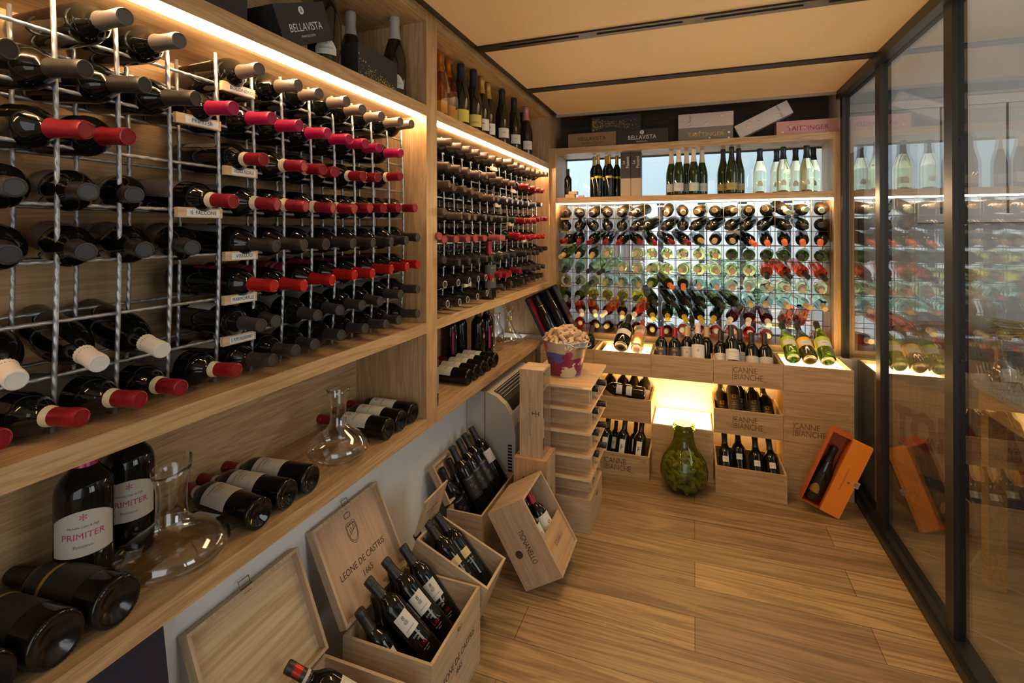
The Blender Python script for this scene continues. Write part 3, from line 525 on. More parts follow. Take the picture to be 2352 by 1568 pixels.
side_rack(S2, C2, 'second bay', 'bottles lying in the second wire rack')
# back rack
GL = {}
def g(k, col, word, opaque=False):
    GL[k] = (plain('bottle_glass_'+word.replace(' ', '_'), col, .05, 0, .6) if opaque else tinted('bottle_glass_'+word.replace(' ', '_'), col, ior=1.13), word)
g('d', (.012, .010, .006), 'dark brown', True); g('k', (.006, .010, .007), 'black', True)
g('o', (.075, .10, .014), 'dark olive'); g('p', (.92, .86, .28), 'clear yellow green'); g('g', (.45, .62, .35), 'pale green'); g('y', (.95, .92, .46), 'pale yellow')
g('a', (.66, .93, .76), 'pale aqua'); g('P', (.95, .93, .52), 'pale straw'); g('m', (1.0, .72, .02), 'amber yellow'); g('w', (.12, .005, .01), 'dark wine red')
g('r', (.74, .06, .02), 'orange red'); g('R', (.86, .14, .06), 'rose orange'); g('s', (.80, .012, .012), 'bright red')
CB = {'B': 'brown', 't': 'tan', 'G': 'paleg', 'K': 'black', 'r': 'red', 'O': 'orange', 'T': 'tan', 'b': 'beige', 'l': 'olive', 'e': 'grey2', 'c': 'creamw', 'y': 'yellow', 's': 'gold', '.': None}
KB = {'p': 'bur', 'P': 'bur', 'y': 'bur', 'a': 'bdx', 'm': 'bur', 'g': 'bdx'}
ZRB = [z+.0405 for z in ZB]+[.7715]
cnt = {}
for r, k, xb, zb, xt, zt, gk, ck in BK:
    cnt[r] = cnt.get(r, 0)+1
    x0 = -.87+.1*k
    tip = V((xt, 3.405, max(zt, ZRB[r]-.035)))
    dx = max(-.035, min(.035, (xb-xt)*1.2)); dz = max(-.012, min(.03, (zb-zt)*.8))
    mid = V((x0 if abs(xb-x0) < .03 else xb, 3.51, ZRB[r]))
    d = (mid-tip).normalized()
    d = V((max(-.28, min(.28, d.x)), d.y, max(-.10, min(.22, d.z)))).normalized()
    kind = KB.get(gk, 'bdx')
    if kind == 'bur' : kind = 'bdx'
    base = tip+d*.3
    cname = CB[ck] or 'black'
    bottle(lay(base, tip, (0, 0, 1)), kind, GL[gk][0], CM[cname], (), label='%s bottle, %s cap, back rack, %s row down, %s from left' % (GL[gk][1], {'paleg': 'pale green', 'grey2': 'grey', 'creamw': 'cream'}.get(cname, cname), ORD[r], ORD[cnt[r]-1]),
           group='bottles lying in the back rack', seg=24)
# ================================================================== THINGS ON THE LEFT SHELVES
zL = .7155
m_lab2 = plain('ivory_label', (.50, .44, .36), .7); m_goldp = plain('gold_print', (.55, .36, .06), .4, .6); m_redp = plain('magenta_print', (.45, .04, .12), .6); m_brn = plain('brown_print', (.20, .13, .08), .7)
def punt_ring(e, kind):
    r = {'bdx': .0345, 'cha': .040}[kind]; mb = MB()
    for i in range(44):
        a = 2*math.pi*i/44; c = V((r*math.cos(a), r*math.sin(a), .0008))
        mb.add([c+V((.0011, 0, 0)), c+V((0, .0011, 0)), c+V((-.0011, 0, 0)), c+V((0, -.0011, 0)), c+V((0, 0, -.0016))], [(0, 1, 4), (1, 2, 4), (2, 3, 4), (3, 0, 4)])
    k = 'ring'+kind
    if k not in _bm: _bm[k] = mb.mesh('knurl', g_dark)
    return link('knurled_base', _bm[k], e)
band = patch_mesh(.0383, .150, .158, 3.0, m_goldp, 'band')
dlab = patch_mesh(.0381, .060, .185, 3.0, plain('black_label', (.02, .017, .014), .5), 'blk')
for i, y in enumerate((.427, .518, .609)):
    e = bottle(lay((-1.0+.002*i, y, zL+.0445), (-1.30, y-.012, zL+.030), (.1, -.1, 1)), 'bdx', g_dark2, CM['black'], [{'me': dlab}, {'me': band, 'n': 'gold_band'}], scale=1.0,
               label='large black bottle with thin gold band, lying base outwards, %s from left on lower shelf' % ORD[i], group='large gold banded bottles', seg=48)
    e.matrix_world = e.matrix_world @ Matrix.Diagonal((1.15, 1.15, 1.0, 1)); punt_ring(e, 'bdx')
# primiter bottles standing
plab = patch_mesh(.0381, .080, .165, 1.15, m_lab2, 'primiter', arch=.022, texts=(('PRIMITER', .0165, .118, m_redp, .82), ('Michele Calo & Figli', .0062, .135, m_brn, .8), ('Primitivo', .0085, .099, m_brn, .8), ('*', .03, .147, m_redp, .8)))
for i, (x, y) in enumerate(((-1.175, .655), (-1.215, .765))):
    e = bottle(frame((x, y, zL), (1.0, -.62, 0), (0, 0, 1)), 'bdx', g_dark, CM['purple'], [{'me': plab}], scale=1.06,
           label='upright dark bottle with purple foil and arched white label, ' + ['left of the pair', 'right of the pair'][i], group='upright purple foiled bottles', seg=40)
    e.matrix_world = e.matrix_world @ Matrix.Diagonal((1.22, 1.22, 1, 1))
flab = patch_mesh(.0382, .085, .175, 1.2, m_lab2, 'fonte', texts=(('FONTE ALLA', .010, .155, m_brn, .8), ('CHIANTI', .0085, .143, m_brn, .8), ('CLASSICO', .006, .133, m_brn, .8), ('~  ~', .03, .105, m_labelg, .8)))
for i, (y, x, t) in enumerate(((.925, -.995, .957), (1.02, -1.0, 1.008), (1.105, -1.0, 1.085))):
    e = bottle(lay((x, y, zL+.038), (-1.295, t, zL+.033), (.55, -.35, 1)), 'bdx', g_dark, [CAP['red'], CAP['cream']], [{'me': flab}],
               label='dark bottle with broad cream label lying between the decanters, %s from left' % ORD[i], group='cream labelled bottles between the decanters', seg=40)
    punt_ring(e, 'bdx')
hlab = patch_mesh(.0382, .075, .180, 1.1, m_label, 'hl', texts=(('o', .03, .160, m_goldp, .8), ('Barone Ricasoli', .008, .13, m_brn, .8)))
for i, (y, t) in enumerate(((1.478, 1.475), (1.560, 1.560), (1.641, 1.641))):
    e = bottle(lay((-1.0, y, zL+.038), (-1.30, t, zL+.036), (.3, -.3, 1)), 'bdx', g_dark, CM['red'], [{'me': hlab}],
               label='dark bottle with pale label lying beside the far decanter, %s from left of its three' % ORD[i], group='pale labelled bottles by the upright', seg=32)
    punt_ring(e, 'bdx')
jlab = patch_mesh(.0382, .085, .19, 1.1, m_label, 'jl', texts=(('~ o ~', .02, .165, m_brn, .8), ('Chianti', .012, .12, m_brn, .8)))
for i, y in enumerate((2.137, 2.222, 2.306, 2.388, 2.470)):
    bottle(lay((-.998, y, zL+.038), (-1.298, y+.01, zL+.036), (.2, -.3, 1)), 'bdx', g_dark, CM['red'], [{'me': jlab}],
           label='cream labelled bottle lying on lower shelf past the double upright, %s of five' % ORD[i], group='row of cream labelled bottles', seg=24)
grl = patch_mesh(.0382, .055, .165, 1.2, plain('slate_label', (.20, .22, .25), .6), 'gr', texts=(('NERETO', .010, .07, m_label, .8),))
bottle(frame((-1.035, 1.822, zL), (1, -.5, 0), (0, 0, 1)), 'bdx', g_dark, CM['black'], [{'me': grl}], label='upright dark bottle with slate grey label beside the double upright', seg=28)
pul = patch_mesh(.0382, .05, .17, .16, CAP['purple'], 'pul')
for i, (x, y) in enumerate(((-1.25, 2.43), (-1.24, 2.53), (-1.15, 2.575), (-1.14, 2.675))):
    bottle(frame((x, y, zL), (1, -.9, 0), (0, 0, 1)), 'bdx', g_dark, CM['black'], [{'me': pul}] if i in (0, 3) else [], scale=1.06, label='upright black bottle behind the lying cream labelled row, %s from left' % ORD[i], group='upright black bottles', seg=24)
# bottle standing on the middle shelf edge
stl = patch_mesh(.0381, .06, .18, 1.2, plain('charcoal_label', (.06, .06, .065), .6), 'st', texts=(('GIOIA', .012, .165, m_goldp, .8), ('8', .03, .10, m_goldp, 1)))
bottle(frame((-1.012, 2.405, 1.088), (1, -.6, 0), (0, 0, 1)), 'bdx', g_dark, CM['red'], [{'me': stl}], label='upright bottle with red foil and charcoal label on the middle shelf edge', seg=32)
# decanters
m_clear = pane_mat('clear_glass', (.972, .976, .972), 1.7)
def decanter(loc, outer, th, label, tilt=0):
    e = empty('decanter', loc); tag(e, label, 'decanter', 'glass decanters')
    inner = [(max(r-th, .001), z+(th if j == 0 else 0)) for j, (r, z) in enumerate(outer)]
    prof = [(0.0006, outer[0][1]+.004)] + outer + inner[::-1] + [(.0006, outer[0][1]+.008)]
    mb = MB().lathe(prof, 48, cap0=False, cap1=False)
    if tilt:
        zt = outer[-1][1]
        mb.v = [(x, y, z+tilt*y*max(0, (z-zt+.05)/.05)) for x, y, z in mb.v]
    mb.build('vessel', m_clear, e, smooth=True); return e
decanter((-1.075, .765, zL+.0005), [(.045, .0), (.085, .006), (.108, .022), (.113, .036), (.104, .054), (.075, .072), (.045, .086), (.031, .100), (.0285, .130), (.030, .165), (.034, .190), (.0400, .214)], .0018, 'wide clear glass decanter with slanted lip, in front of the purple foiled bottles', .35)
decanter((-1.07, 1.300, zL+.0005), [(.040, .0), (.075, .006), (.092, .022), (.097, .038), (.090, .056), (.066, .078), (.040, .096), (.027, .115), (.0235, .140), (.025, .175), (.031, .205), (.0375, .226)], .0018, 'clear glass decanter with flared neck, left of three pale labelled bottles by the upright')
decanter((-1.14, 3.05, zL+.0005), [(.04, .0), (.075, .005), (.088, .018), (.082, .036), (.055, .062), (.032, .09), (.022, .12), (.020, .15), (.024, .185), (.033, .235)], .0018, 'broad based clear decanter near the black gift box')
e = decanter((-1.15, 2.84, zL+.0005), [(.03, .0), (.045, .006), (.052, .03), (.052, .08), (.046, .12), (.03, .15), (.024, .18), (.026, .21), (.030, .225)], .0016, 'small clear glass jug with a looped handle beside black bottles')
MB().tube([(0, -.050, .04), (0, -.085, .06), (0, -.095, .10), (0, -.085, .15), (0, -.055, .175), (0, -.027, .165)], .004, 10).build('handle', m_clear, e, smooth=True)
# ---- upper compartments
zU = 1.9305
m_carton = plain('charcoal_carton', (.022, .021, .023), .55); m_cartonw = plain('white_print', (.62, .62, .62), .6)
m_dots = plain('gold_dots', (.60, .52, .14), .4, .4)
def carton(name, T, w_, h_, d_, mat, label, cat='box', group=None):
    """front face on local z=0 plane (x right, y up), body behind"""
    e = empty(name, T=T); tag(e, label, cat, group)
    MB().box(0, 0, -d_, w_, h_, 0).build('carton', mat, e)
    return e
a = math.radians(25); ori = V((-1.022, 1.035, zU+.002))
T = frame(ori, (0, math.cos(a), math.sin(a)), (1, 0, 0))
e = carton('bottle_carton', T, .205, .108, .22, m_carton, 'tilted black carton with white letters on the top shelf of the near bay')
lettering(e, [('BELLAVISTA', -.008, .030), ('FRANCIACORTA', -.031, .009)], .03, Matrix.Translation((.102, .052, .0006)), m_cartonw, sx=.86)
mb = MB(); mb.lathe([(.0105, 0), (.0105, .0005)], 24); mb.build('emblem', m_cartonw, e).matrix_local = Matrix.Translation((.100, .088, .0))
lettering(e, 'B', .016, Matrix.Translation((.100, .088, .0009)), m_carton, name='emblem_letter')
lettering(e, 'BELL', .026, frame((-.0006, .055, -.11), (0, -1, 0), (-1, 0, 0)), m_cartonw, name='side_lettering')
e = carton('bottle_carton', frame((-1.03, .76, zU), (0, 1, 0), (1, 0, 0)), .16, .11, .2, m_carton, 'black carton at the left end of the top shelf, partly out of view')
def dots(e, w_, h_, n, seed, fall=True):
    rr = random.Random(seed); mb = MB()
    for i in range(n):
        x = rr.random()*w_; y = h_*(1-abs(rr.gauss(0, .33))) if not fall else h_*(.05+.55*rr.random()*(1.15-x/w_)+.12*rr.random())
        r = .0011+.0014*rr.random(); y = max(.004, min(h_-.004, y)); x = max(.004, min(w_-.004, x))
        mb.add([(x+r*math.cos(k*math.pi/3), y+r*math.sin(k*math.pi/3), .0005) for k in range(6)], [(0, 1, 2, 3, 4, 5)])
    return mb.build('gold_dot_print', m_dots, e)
e = carton('gift_box', frame((-1.02, 1.335, zU), (0, 1, 0), (1, 0, 0)), .225, .125, .07, m_carton, 'dark gift box with gold bubble dots, between two large sparkling bottles'); dots(e, .225, .12, 150, 3)
e = carton('gift_box', frame((-1.10, 1.20, zU), (0, 1, 0), (1, 0, 0)), .10, .062, .10, m_carton, 'small gold dotted box half hidden behind the tilted carton'); dots(e, .10, .06, 60, 5)
m_belg = plain('sparkling_dark', (.012, .010, .006), .06, 0, .6)
bl = patch_mesh(.0443, .045, .095, .62, m_label, 'bella', arch=.03, texts=(('BELLAVISTA', .0085, .064, m_brn, .8), ('o', .012, .078, m_ink, 1)))
ct = cap_mesh
m_capb = plain('ivory_foil', (.42, .39, .35), .5, .1)
for i, (x, y, s) in enumerate(((-1.075, 1.245, 1.03), (-1.19, 1.515, 1.0), (-1.07, 1.620, 1.02))):
    e = bottle(frame((x, y, zU), (.9, -.9+.0*i, 0), (0, 0, 1)), 'cha', m_belg, [m_capb], [{'me': bl}], scale=s, label=['large dark sparkling bottle with ivory foil beside the tilted carton', 'ivory foiled sparkling bottle standing behind the gold dotted box', 'dark sparkling bottle with ivory foil beside the upright, near bay top'][i], group='ivory foiled sparkling bottles', seg=36)
    if s > 1.02: e.matrix_world = e.matrix_world @ Matrix.Diagonal((1.12, 1.12, 1, 1))
bottle(frame((-1.1, .90, zU), (1, -1, 0), (0, 0, 1)), 'cha', m_belg, [CAP['black']], [], label='dark sparkling bottle at the far left of the top shelf', seg=24)
m_amber = tinted('amber_wine', (.85, .42, .06)); m_cel = pane_mat('cellophane', (.93, .62, .25), 2.2)
yl = patch_mesh(.0443, .03, .09, .9, plain('yellow_label', (.66, .52, .06), .6), 'yl'); yl2 = patch_mesh(.0443, .03, .09, .9, plain('yellow_label_text', (.62, .48, .10), .6), 'yl2', texts=(('YRIAGO', .013, .05, m_redp, .8),))
wl = patch_mesh(.0443, .035, .095, .9, plain('white_label', (.66, .64, .62), .6), 'wl', texts=(('X', .085, .065, CAP['scarlet'], 1.3),)); nl = patch_mesh(.0443, .04, .095, .75, m_label, 'nl', texts=(('MAREL', .009, .07, m_brn, .8), ('-----', .008, .055, m_brn, .8)))
up2 = [(-1.06, 1.955, 'amber', 'gold', yl, .93), (-1.07, 2.055, 'amber', 'gold', yl, .94), (-1.05, 2.150, 'dk', 'bluek', yl, .98), (-1.18, 2.255, 'dk', 'gold', None, .98), (-1.04, 2.275, 'dk', 'bluek', yl2, 1.0),
       (-1.05, 2.395, 'dk', 'gold', wl, 1.0), (-1.06, 2.505, 'dk', 'gold', wl, 1.0), (-1.20, 2.600, 'dk', 'bluek', None, 1.0), (-1.03, 2.645, 'dk', 'black', nl, 1.0), (-1.17, 2.81, 'dk', 'gold', None, .95), (-1.03, 2.845, 'dk', 'black', nl, 1.0), (-1.03, 3.075, 'dk', 'pink', nl, 1.0), (-1.10, 3.215, 'dk', 'black', nl, 1.0)]
for i, (x, y, gk, ck, lm, s) in enumerate(up2):
    e = bottle(frame((x, y, zU), (.8, -1, 0), (0, 0, 1)), 'cha', m_amber if gk == 'amber' else m_belg, [CAP[ck]], [{'me': lm}] if lm else [], scale=s,
               label='%s sparkling bottle with %s foil, second bay top shelf, %s from left' % ('amber' if gk == 'amber' else 'dark', {'bluek': 'blue black'}.get(ck, ck), ORD[i]), group='sparkling bottles on the second bay top shelf', seg=24)
    if gk == 'amber': MB().lathe([(.049, .0), (.049, .16), (.040, .21), (.024, .27), (.022, .31), (.028, .325)], 9, cap1=False, cap0=False).build('cellophane', m_cel, e)
# black gift box leaning at the end of the lower shelf
a = math.radians(27); r_ = V((math.cos(a), 0, math.sin(a))); u_ = V((-math.sin(a), 0, math.cos(a)))
GT = frame((-.935, 3.205, .703), r_, (0, -1, 0))
e = empty('gift_box', T=GT); tag(e, 'open black presentation box with dark bottles leaning at the end of the lower shelf', 'box')
W_, H_, D_ = .215, .315, .10
MB().box(0, 0, -D_, W_, H_, -D_+.006).box(W_-.008, 0, -D_, W_, H_, 0).box(0, 0, -D_, W_, .008, 0).box(0, H_-.008, -D_, W_, H_, 0).build('tray', plain('black_lacquer', (.012, .012, .015), .25), e)
MB().box(0, 0, -D_, .008, H_, 0).build('side_flap', plain('navy_board', (.025, .028, .05), .4), e)
MB().box(.010, .01, -D_+.007, .016, H_-.01, -.004).build('lining', m_lred, e)
MB().box(.003, .0, .0, .006, H_*.98, .035).build('lid', plain('navy_board2', (.02, .024, .045), .4), e)
for i, (x0, s) in enumerate(((.062, .93), (.150, .93))):
    bottle(GT @ frame((x0, .01, -.048), (0, 0, 1), (0, 1, 0)), 'cha', m_belg, [CAP['black']], [{'me': patch_mesh(.0240, .222, .236, 1.2, m_goldp, 'neck'), 'n': 'gold_collar'}] if i == 0 else [], scale=s,
           label='dark sparkling bottle in the open black box, ' + ['left one with gold collar', 'right one with black neck'][i], group='bottles in the black presentation box', seg=28)
# ---- back cabinet, above the middle board
zM = 1.684
def gb(x, y, kind, glass, cap, labs, s, lab, grp):
    return bottle(frame((x, y, zM), (.15*0-.0-x*.2, -1, 0), (0, 0, 1)), kind, glass, CM[cap], labs, scale=s, label=lab, group=grp, seg=28)
bottle(frame((-.872, 3.58, zM), (0, -1, 0), (0, 0, 1)), 'bdx', g_dark, CM['black'], [{'me': patch_mesh(.0383, .06, .11, .5, m_ink, 'sm', texts=(('DALCO', .010, .09, m_goldp, .8),))}], scale=.72, label='small dark bottle alone at the left end above the back rack', seg=24)
bandg = patch_mesh(.0383, .135, .150, 1.5, m_goldp, 'bandg')
tall = {'bdx': 1.0}
for i, (x, y) in enumerate(((-.682, 3.60), (-.640, 3.53), (-.598, 3.62), (-.563, 3.54), (-.520, 3.61))):
    e = gb(x, y, 'bdx', g_dark, 'gold', [{'me': bandg, 'n': 'gold_band'}], 1.0, 'slim dark bottle with gold foil and band above the back rack, %s of five' % ORD[i], 'slim gold foiled bottles')
    e.matrix_world = e.matrix_world @ Matrix.Diagonal((.78, .78, 1, 1))
m_sand = plain('sand_carton', (.42, .33, .22), .6)
for i, x in enumerate((-.478, -.408)):
    e = empty('wine_carton', (x, 3.50, zM)); tag(e, 'tall black and sand carton with white upright lettering, %s of the pair' % ['left', 'right'][i], 'box', 'tall black and sand cartons')
    MB().box(0, 0, .125, .067, .08, .305).build('sleeve', m_carton, e); MB().box(0, 0, 0, .067, .08, .125).build('base_carton', m_sand, e)
    lettering(e, [('Le', .014, .030), ('Passanti', -.014, .030)], .03, frame((.033, -.0008, .235), (0, 0, 1), (0, -1, 0)), m_cartonw, sx=.85)
gt = tinted('olive_bottle_glass', (.30, .40, .06)); gt2 = plain('dark_green_glass', (.02, .035, .008), .05, 0, .6)
wlab = patch_mesh(.0443, .028, .085, 1.0, plain('silver_label', (.55, .55, .52), .5), 'ws', texts=(('----', .02, .06, m_brn, .8),)); olab = patch_mesh(.0443, .028, .075, 1.0, plain('ochre_label', (.42, .32, .08), .5), 'ol', texts=(('CARPENE', .010, .05, m_brn, .8),))
for i, (x, y) in enumerate(((-.146, 3.60), (-.096, 3.53), (-.047, 3.62), (-.001, 3.54), (.052, 3.61))):
    e = gb(x, y, 'cha', gt2, 'creamw', [{'me': wlab}], .955, 'green sparkling bottle with cream foil above the back rack, %s of five' % ORD[i], 'cream foiled green bottles')
    e.matrix_world = e.matrix_world @ Matrix.Diagonal((.86, .86, 1, 1))
for i, (x, y) in enumerate(((.184, 3.61), (.231, 3.53), (.279, 3.61))):
    e = gb(x, y, 'cha', gt2, 'black', [{'me': olab}], .955, 'green sparkling bottle with black foil and ochre label, %s of three' % ORD[i], 'ochre labelled bottles')
    e.matrix_world = e.matrix_world @ Matrix.Diagonal((.88, .88, 1, 1))
gcl = tinted('pale_sparkling_glass', (.93, .95, .72)); clab = patch_mesh(.0443, .05, .09, .40, m_label, 'cl', arch=.02)
for i, (x, y) in enumerate(((.400, 3.56), (.508, 3.64), (.530, 3.53), (.615, 3.63), (.659, 3.53), (.715, 3.63))):
    e = gb(x, y, 'cha', gcl, 'bluek', [{'me': clab}], .90, 'clear sparkling bottle with blue black foil above the back rack, %s of six' % ORD[i], 'clear sparkling bottles')
mb = MB().box(-.868, 3.475, zM, -.80, 3.53, zM+.022); tag(mb.build('wood_block', m_tag), 'lower small wooden block at the left end above the back rack', 'block')
tag(MB().box(-.842, 3.472, zM+.0225, -.782, 3.52, zM+.044).build('wood_block', m_tag), 'upper small wooden block stacked at the left end above the back rack', 'block')
tag(MB().box(-.775, 3.48, zM, -.735, 3.51, zM+.014, T=None).build('wood_block', m_tag), 'flat little wooden chip right of the stacked blocks', 'block')
# ---- cartons on top of the back cabinet
zT = 2.0395
m_sil = plain('silver_carton', (.52, .47, .45), .45, .2); m_gry = plain('taupe_carton', (.17, .16, .14), .5); m_pnk = plain('pink_carton', (.52, .26, .23), .4, .2); m_tan2 = plain('tan_carton', (.26, .17, .09), .6)
m_bead = plain('bubble_print', (.70, .52, .40), .2, .5)
def bubbles(e, w_, h_, n, seed):
    rr = random.Random(seed); mb = MB()
    for i in range(n):
        r = .003+.006*rr.random(); x = r+rr.random()*(w_-2*r); y = r+rr.random()*(h_-2*r)
        mb.lathe([(r, 0), (r*.8, .0012), (r*.3, .0016)], 12, T=Matrix.Translation((x, y, 0)))
    mb.build('bubble_print', m_bead, e)
def top_box(x, y, z, w_, h_, d_, mat, lab, ang=0, name='bottle_carton'):
    return carton(name, frame((x, y, z), (math.cos(ang), 0, math.sin(ang)), (0, -1, 0)), w_, h_, d_, mat, lab, group='cartons on the back cabinet')
e = top_box(-.856, 3.52, zT, .344, .106, .10, m_tan2, 'tan carton with dark letters at the left end on top of the back cabinet'); lettering(e, [('BELLAVISTA', .014, .040), ('VENDEMMIA SATEN 2013', -.016, .014), ('FRANCIACORTA', -.034, .010)], .04, Matrix.Translation((.172, .05, .0006)), m_ink, sx=.95)
e = top_box(-.508, 3.52, zT, .345, .106, .10, m_carton, 'black carton with white letters on top of the back cabinet'); lettering(e, [('BELLAVISTA', .006, .040), ('FRANCIACORTA', -.022, .011)], .04, Matrix.Translation((.172, .045, .0006)), m_cartonw, sx=.9)
MB().lathe([(.014, 0), (.014, .0006)], 24).build('emblem', m_cartonw, e).matrix_local = Matrix.Translation((.172, .086, 0))
lettering(e, 'B', .018, Matrix.Translation((.172, .086, .0009)), m_carton, name='emblem_letter')
e = top_box(-.690, 3.53, zT+.1065, .345, .112, .09, m_carton, 'black gift box with a gold dot bottle pattern, stacked on the tan and black cartons', name='gift_box')
rr = random.Random(9); mb = MB()
for i in range(520):
    x = .012+.32*rr.random()**1.5; sp = .047*(.35+.65*max(0, 1-x/.14)) if x < .14 else .018+.03*(x-.14)/.2; y = .056+(rr.random()*2-1)*sp-(.05*(x-.14) if x > .14 else 0); r = .0010+.0010*rr.random()
    if rr.random() < (1.15-x/.34): mb.add([(x+r*math.cos(k*math.pi/3), y+r*math.sin(k*math.pi/3), .0006) for k in range(6)], [(0, 1, 2, 3, 4, 5)])
mb.build('gold_dot_print', m_dots, e)
e = top_box(-.098, 3.52, zT, .338, .092, .10, m_gry, 'grey carton with gold letters on the back cabinet'); lettering(e, 'TAITTINGER', .040, Matrix.Translation((.172, .042, .0006)), m_goldp, sx=1.0); bubbles(e, .338, .092, 6, 2)
e = top_box(-.098, 3.52, zT+.0925, .341, .092, .10, m_sil, 'silver white carton stacked on the grey one with gold letters'); lettering(e, 'TAITTINGER', .013, frame((.076, .046, .0006), (0, 1, 0), (0, 0, 1)), m_ink); bubbles(e, .338, .092, 10, 4)
a = math.atan2(.142, .30)
e = top_box(.284, 3.525, zT+.003, .335, .088, .09, m_sil, 'silver white carton leaning aslant against the pink one', ang=a); lettering(e, 'TAITTINGER', .015, frame((.272, .044, .0006), (0, 1, 0), (0, 0, 1)), m_ink); bubbles(e, .335, .088, 7, 6)
e = top_box(.492, 3.52, zT, .342, .092, .10, m_pnk, 'pink carton at the right end of the back cabinet'); lettering(e, 'TAITTINGER', .040, Matrix.Translation((.172, .042, .0006)), plain('crimson_print', (.22, .02, .03), .5), sx=1.0); bubbles(e, .342, .092, 5, 8)
# ================================================================== CRATES OF THE BACK WALL
CX = [-.940, -.593, -.243, .104, .463, .798]
m_pine = m_pinex
def crate(x0, x1, y0, y1, z0, z1, label, text=False, lidded=False, th=.010, tx=None):
    e = empty('wine_crate', (x0, y0, z0)); w_, d_, h_ = x1-x0-.0015, y1-y0, z1-z0-.001
    mb = MB().box(0, 0, 0, w_, th, h_)
    for zz in (.02, h_*.66):
        for xx in (.0005, w_-.016): mb.box(xx, -.0004, zz, xx+.0155, .001, zz+.028, 1)
    mb.build('front_panel', [m_pinex, m_joint], e)
    MB().box(0, d_-th, 0, w_, d_, h_).build('back_panel', m_pinex, e)
    MB().box(0, th, 0, th, d_-th, h_).build('side_panel', m_piney, e)
    MB().box(w_-th, th, 0, w_, d_-th, h_).build('side_panel', m_piney, e)
    MB().box(th, th, 0, w_-th, d_-th, th*.8).build('floor_panel', m_pinex, e)
    if lidded: MB().box(th, th, h_-th*.9, w_-th, d_-th, h_-.001).build('lid', m_pinex, e)
    if text:
        cx = tx if tx is not None else w_*.5
        mb = MB()
        text_into(mb, 'CANNE', .046, Matrix.Translation((-.012, .020, 0)), 0, 1.0, .80); text_into(mb, 'BIANCHE_', .046, Matrix.Translation((.014, -.018, 0)), 0, 1.0, .78)
        mb.box(-.078, -.036, 0, -.0755, .040, .0003)
        o = mb.build('burnt_lettering', m_ink2, e); o.matrix_local = frame((cx, -.0008, h_*.5), (1, 0, 0), (0, -1, 0))
    tag(e, label, 'crate', 'pine crates of the back wall'); return e
m_joint = wood('pine_end_grain', (.50, .33, .18), (.38, .23, .11), 'z', 2, .7); m_ink2 = plain('brown_burnt_lettering', (.16, .075, .03), .8)
YF, YB, YO = 3.10, 3.392, 2.96
cols = ['leftmost', 'second from left', 'middle', 'fourth from left', 'rightmost']
for c in range(5): crate(CX[c], CX[c+1], YF, YB, .56, .70, 'open pine crate in the top tier, %s, holding bottles' % cols[c] if c else 'open pine crate in the top tier, leftmost, under the black box', text=(c == 3))
for r_i, (z0, z1) in enumerate(((0, .14), (.14, .28), (.28, .42), (.42, .56))):
    crate(CX[4], CX[5], YF, YB, z0, z1, 'closed pine crate in the rightmost column, %s from the floor' % ORD[r_i], text=(r_i == 2), lidded=True, tx=.125)
    crate(CX[0], CX[1], YF, YB, z0, z1, 'closed pine crate in the leftmost column, %s from the floor' % ORD[r_i], lidded=True)
for r_i, (z0, z1) in enumerate(((0, .14), (.14, .28))): crate(CX[2], CX[3], YF, YB, z0, z1, 'closed pine crate behind the green demijohn, ' + ['on the floor', 'under the glowing panel'][r_i], lidded=True)
crate(CX[1], CX[2], YF, YB, .28, .42, 'open pine crate holding lying bottles, left of the glowing niche')
crate(CX[3], CX[4], YF, YB, .28, .42, 'open pine crate holding bottles marked 62, right of the glowing niche', text=True)
crate(CX[1]+.03, CX[2], YO, 3.25, 0, .138, 'open pine crate on the floor with F labelled bottles', text=True, tx=.135)
crate(CX[3]+.004, CX[4]-.002, YO, 3.25, 0, .150, 'open pine crate on the floor right of the demijohn, pulled forward')
# glowing panels
def lamp(x0, x1, y0, y1, z, label):
    e = empty('light_panel', (x0, y0, z)); MB().box(0, 0, 0, x1-x0, y1-y0, .004).build('diffuser', m_pan, e); MB().box(-.004, -.002, -.006, x1-x0+.004, y1-y0+.002, 0).build('tray', m_plye, e)
    tag(e, label, 'lamp', 'glowing panels'); return e
lamp(CX[1]+.040, CX[2]-.016, YF+.014, YB-.014, .676, 'glowing warm panel in the top crate under the magnum')
lamp(CX[4]+.018, CX[5]-.018, YF+.014, YB-.014, .676, 'glowing warm panel in the rightmost top crate under green bottles')
lamp(CX[2]+.012, CX[3]-.012, YF+.006, YB-.012, .286, 'glowing warm panel forming the floor of the bright niche')
for (xa, xb, z) in ((CX[1]+.03, CX[2]-.03, .268), (CX[3]+.03, CX[4]-.03, .268), (CX[1]+.03, CX[2]-.03, .548), (CX[3]+.03, CX[4]-.03, .548)):
    o = MB().box(xa, 3.36, z, xb, 3.375, z+.006).build('led_strip', emitter('crate_led', (1, .58, .16), 30 if z > .4 else 18)); tag(o, 'hidden warm LED strip at the back of the crate opening, ' + {(True, True): 'left, upper', (True, False): 'left, lower', (False, True): 'right, upper', (False, False): 'right, lower'}[(xa < 0, z > .4)], 'lamp', 'crate strips')
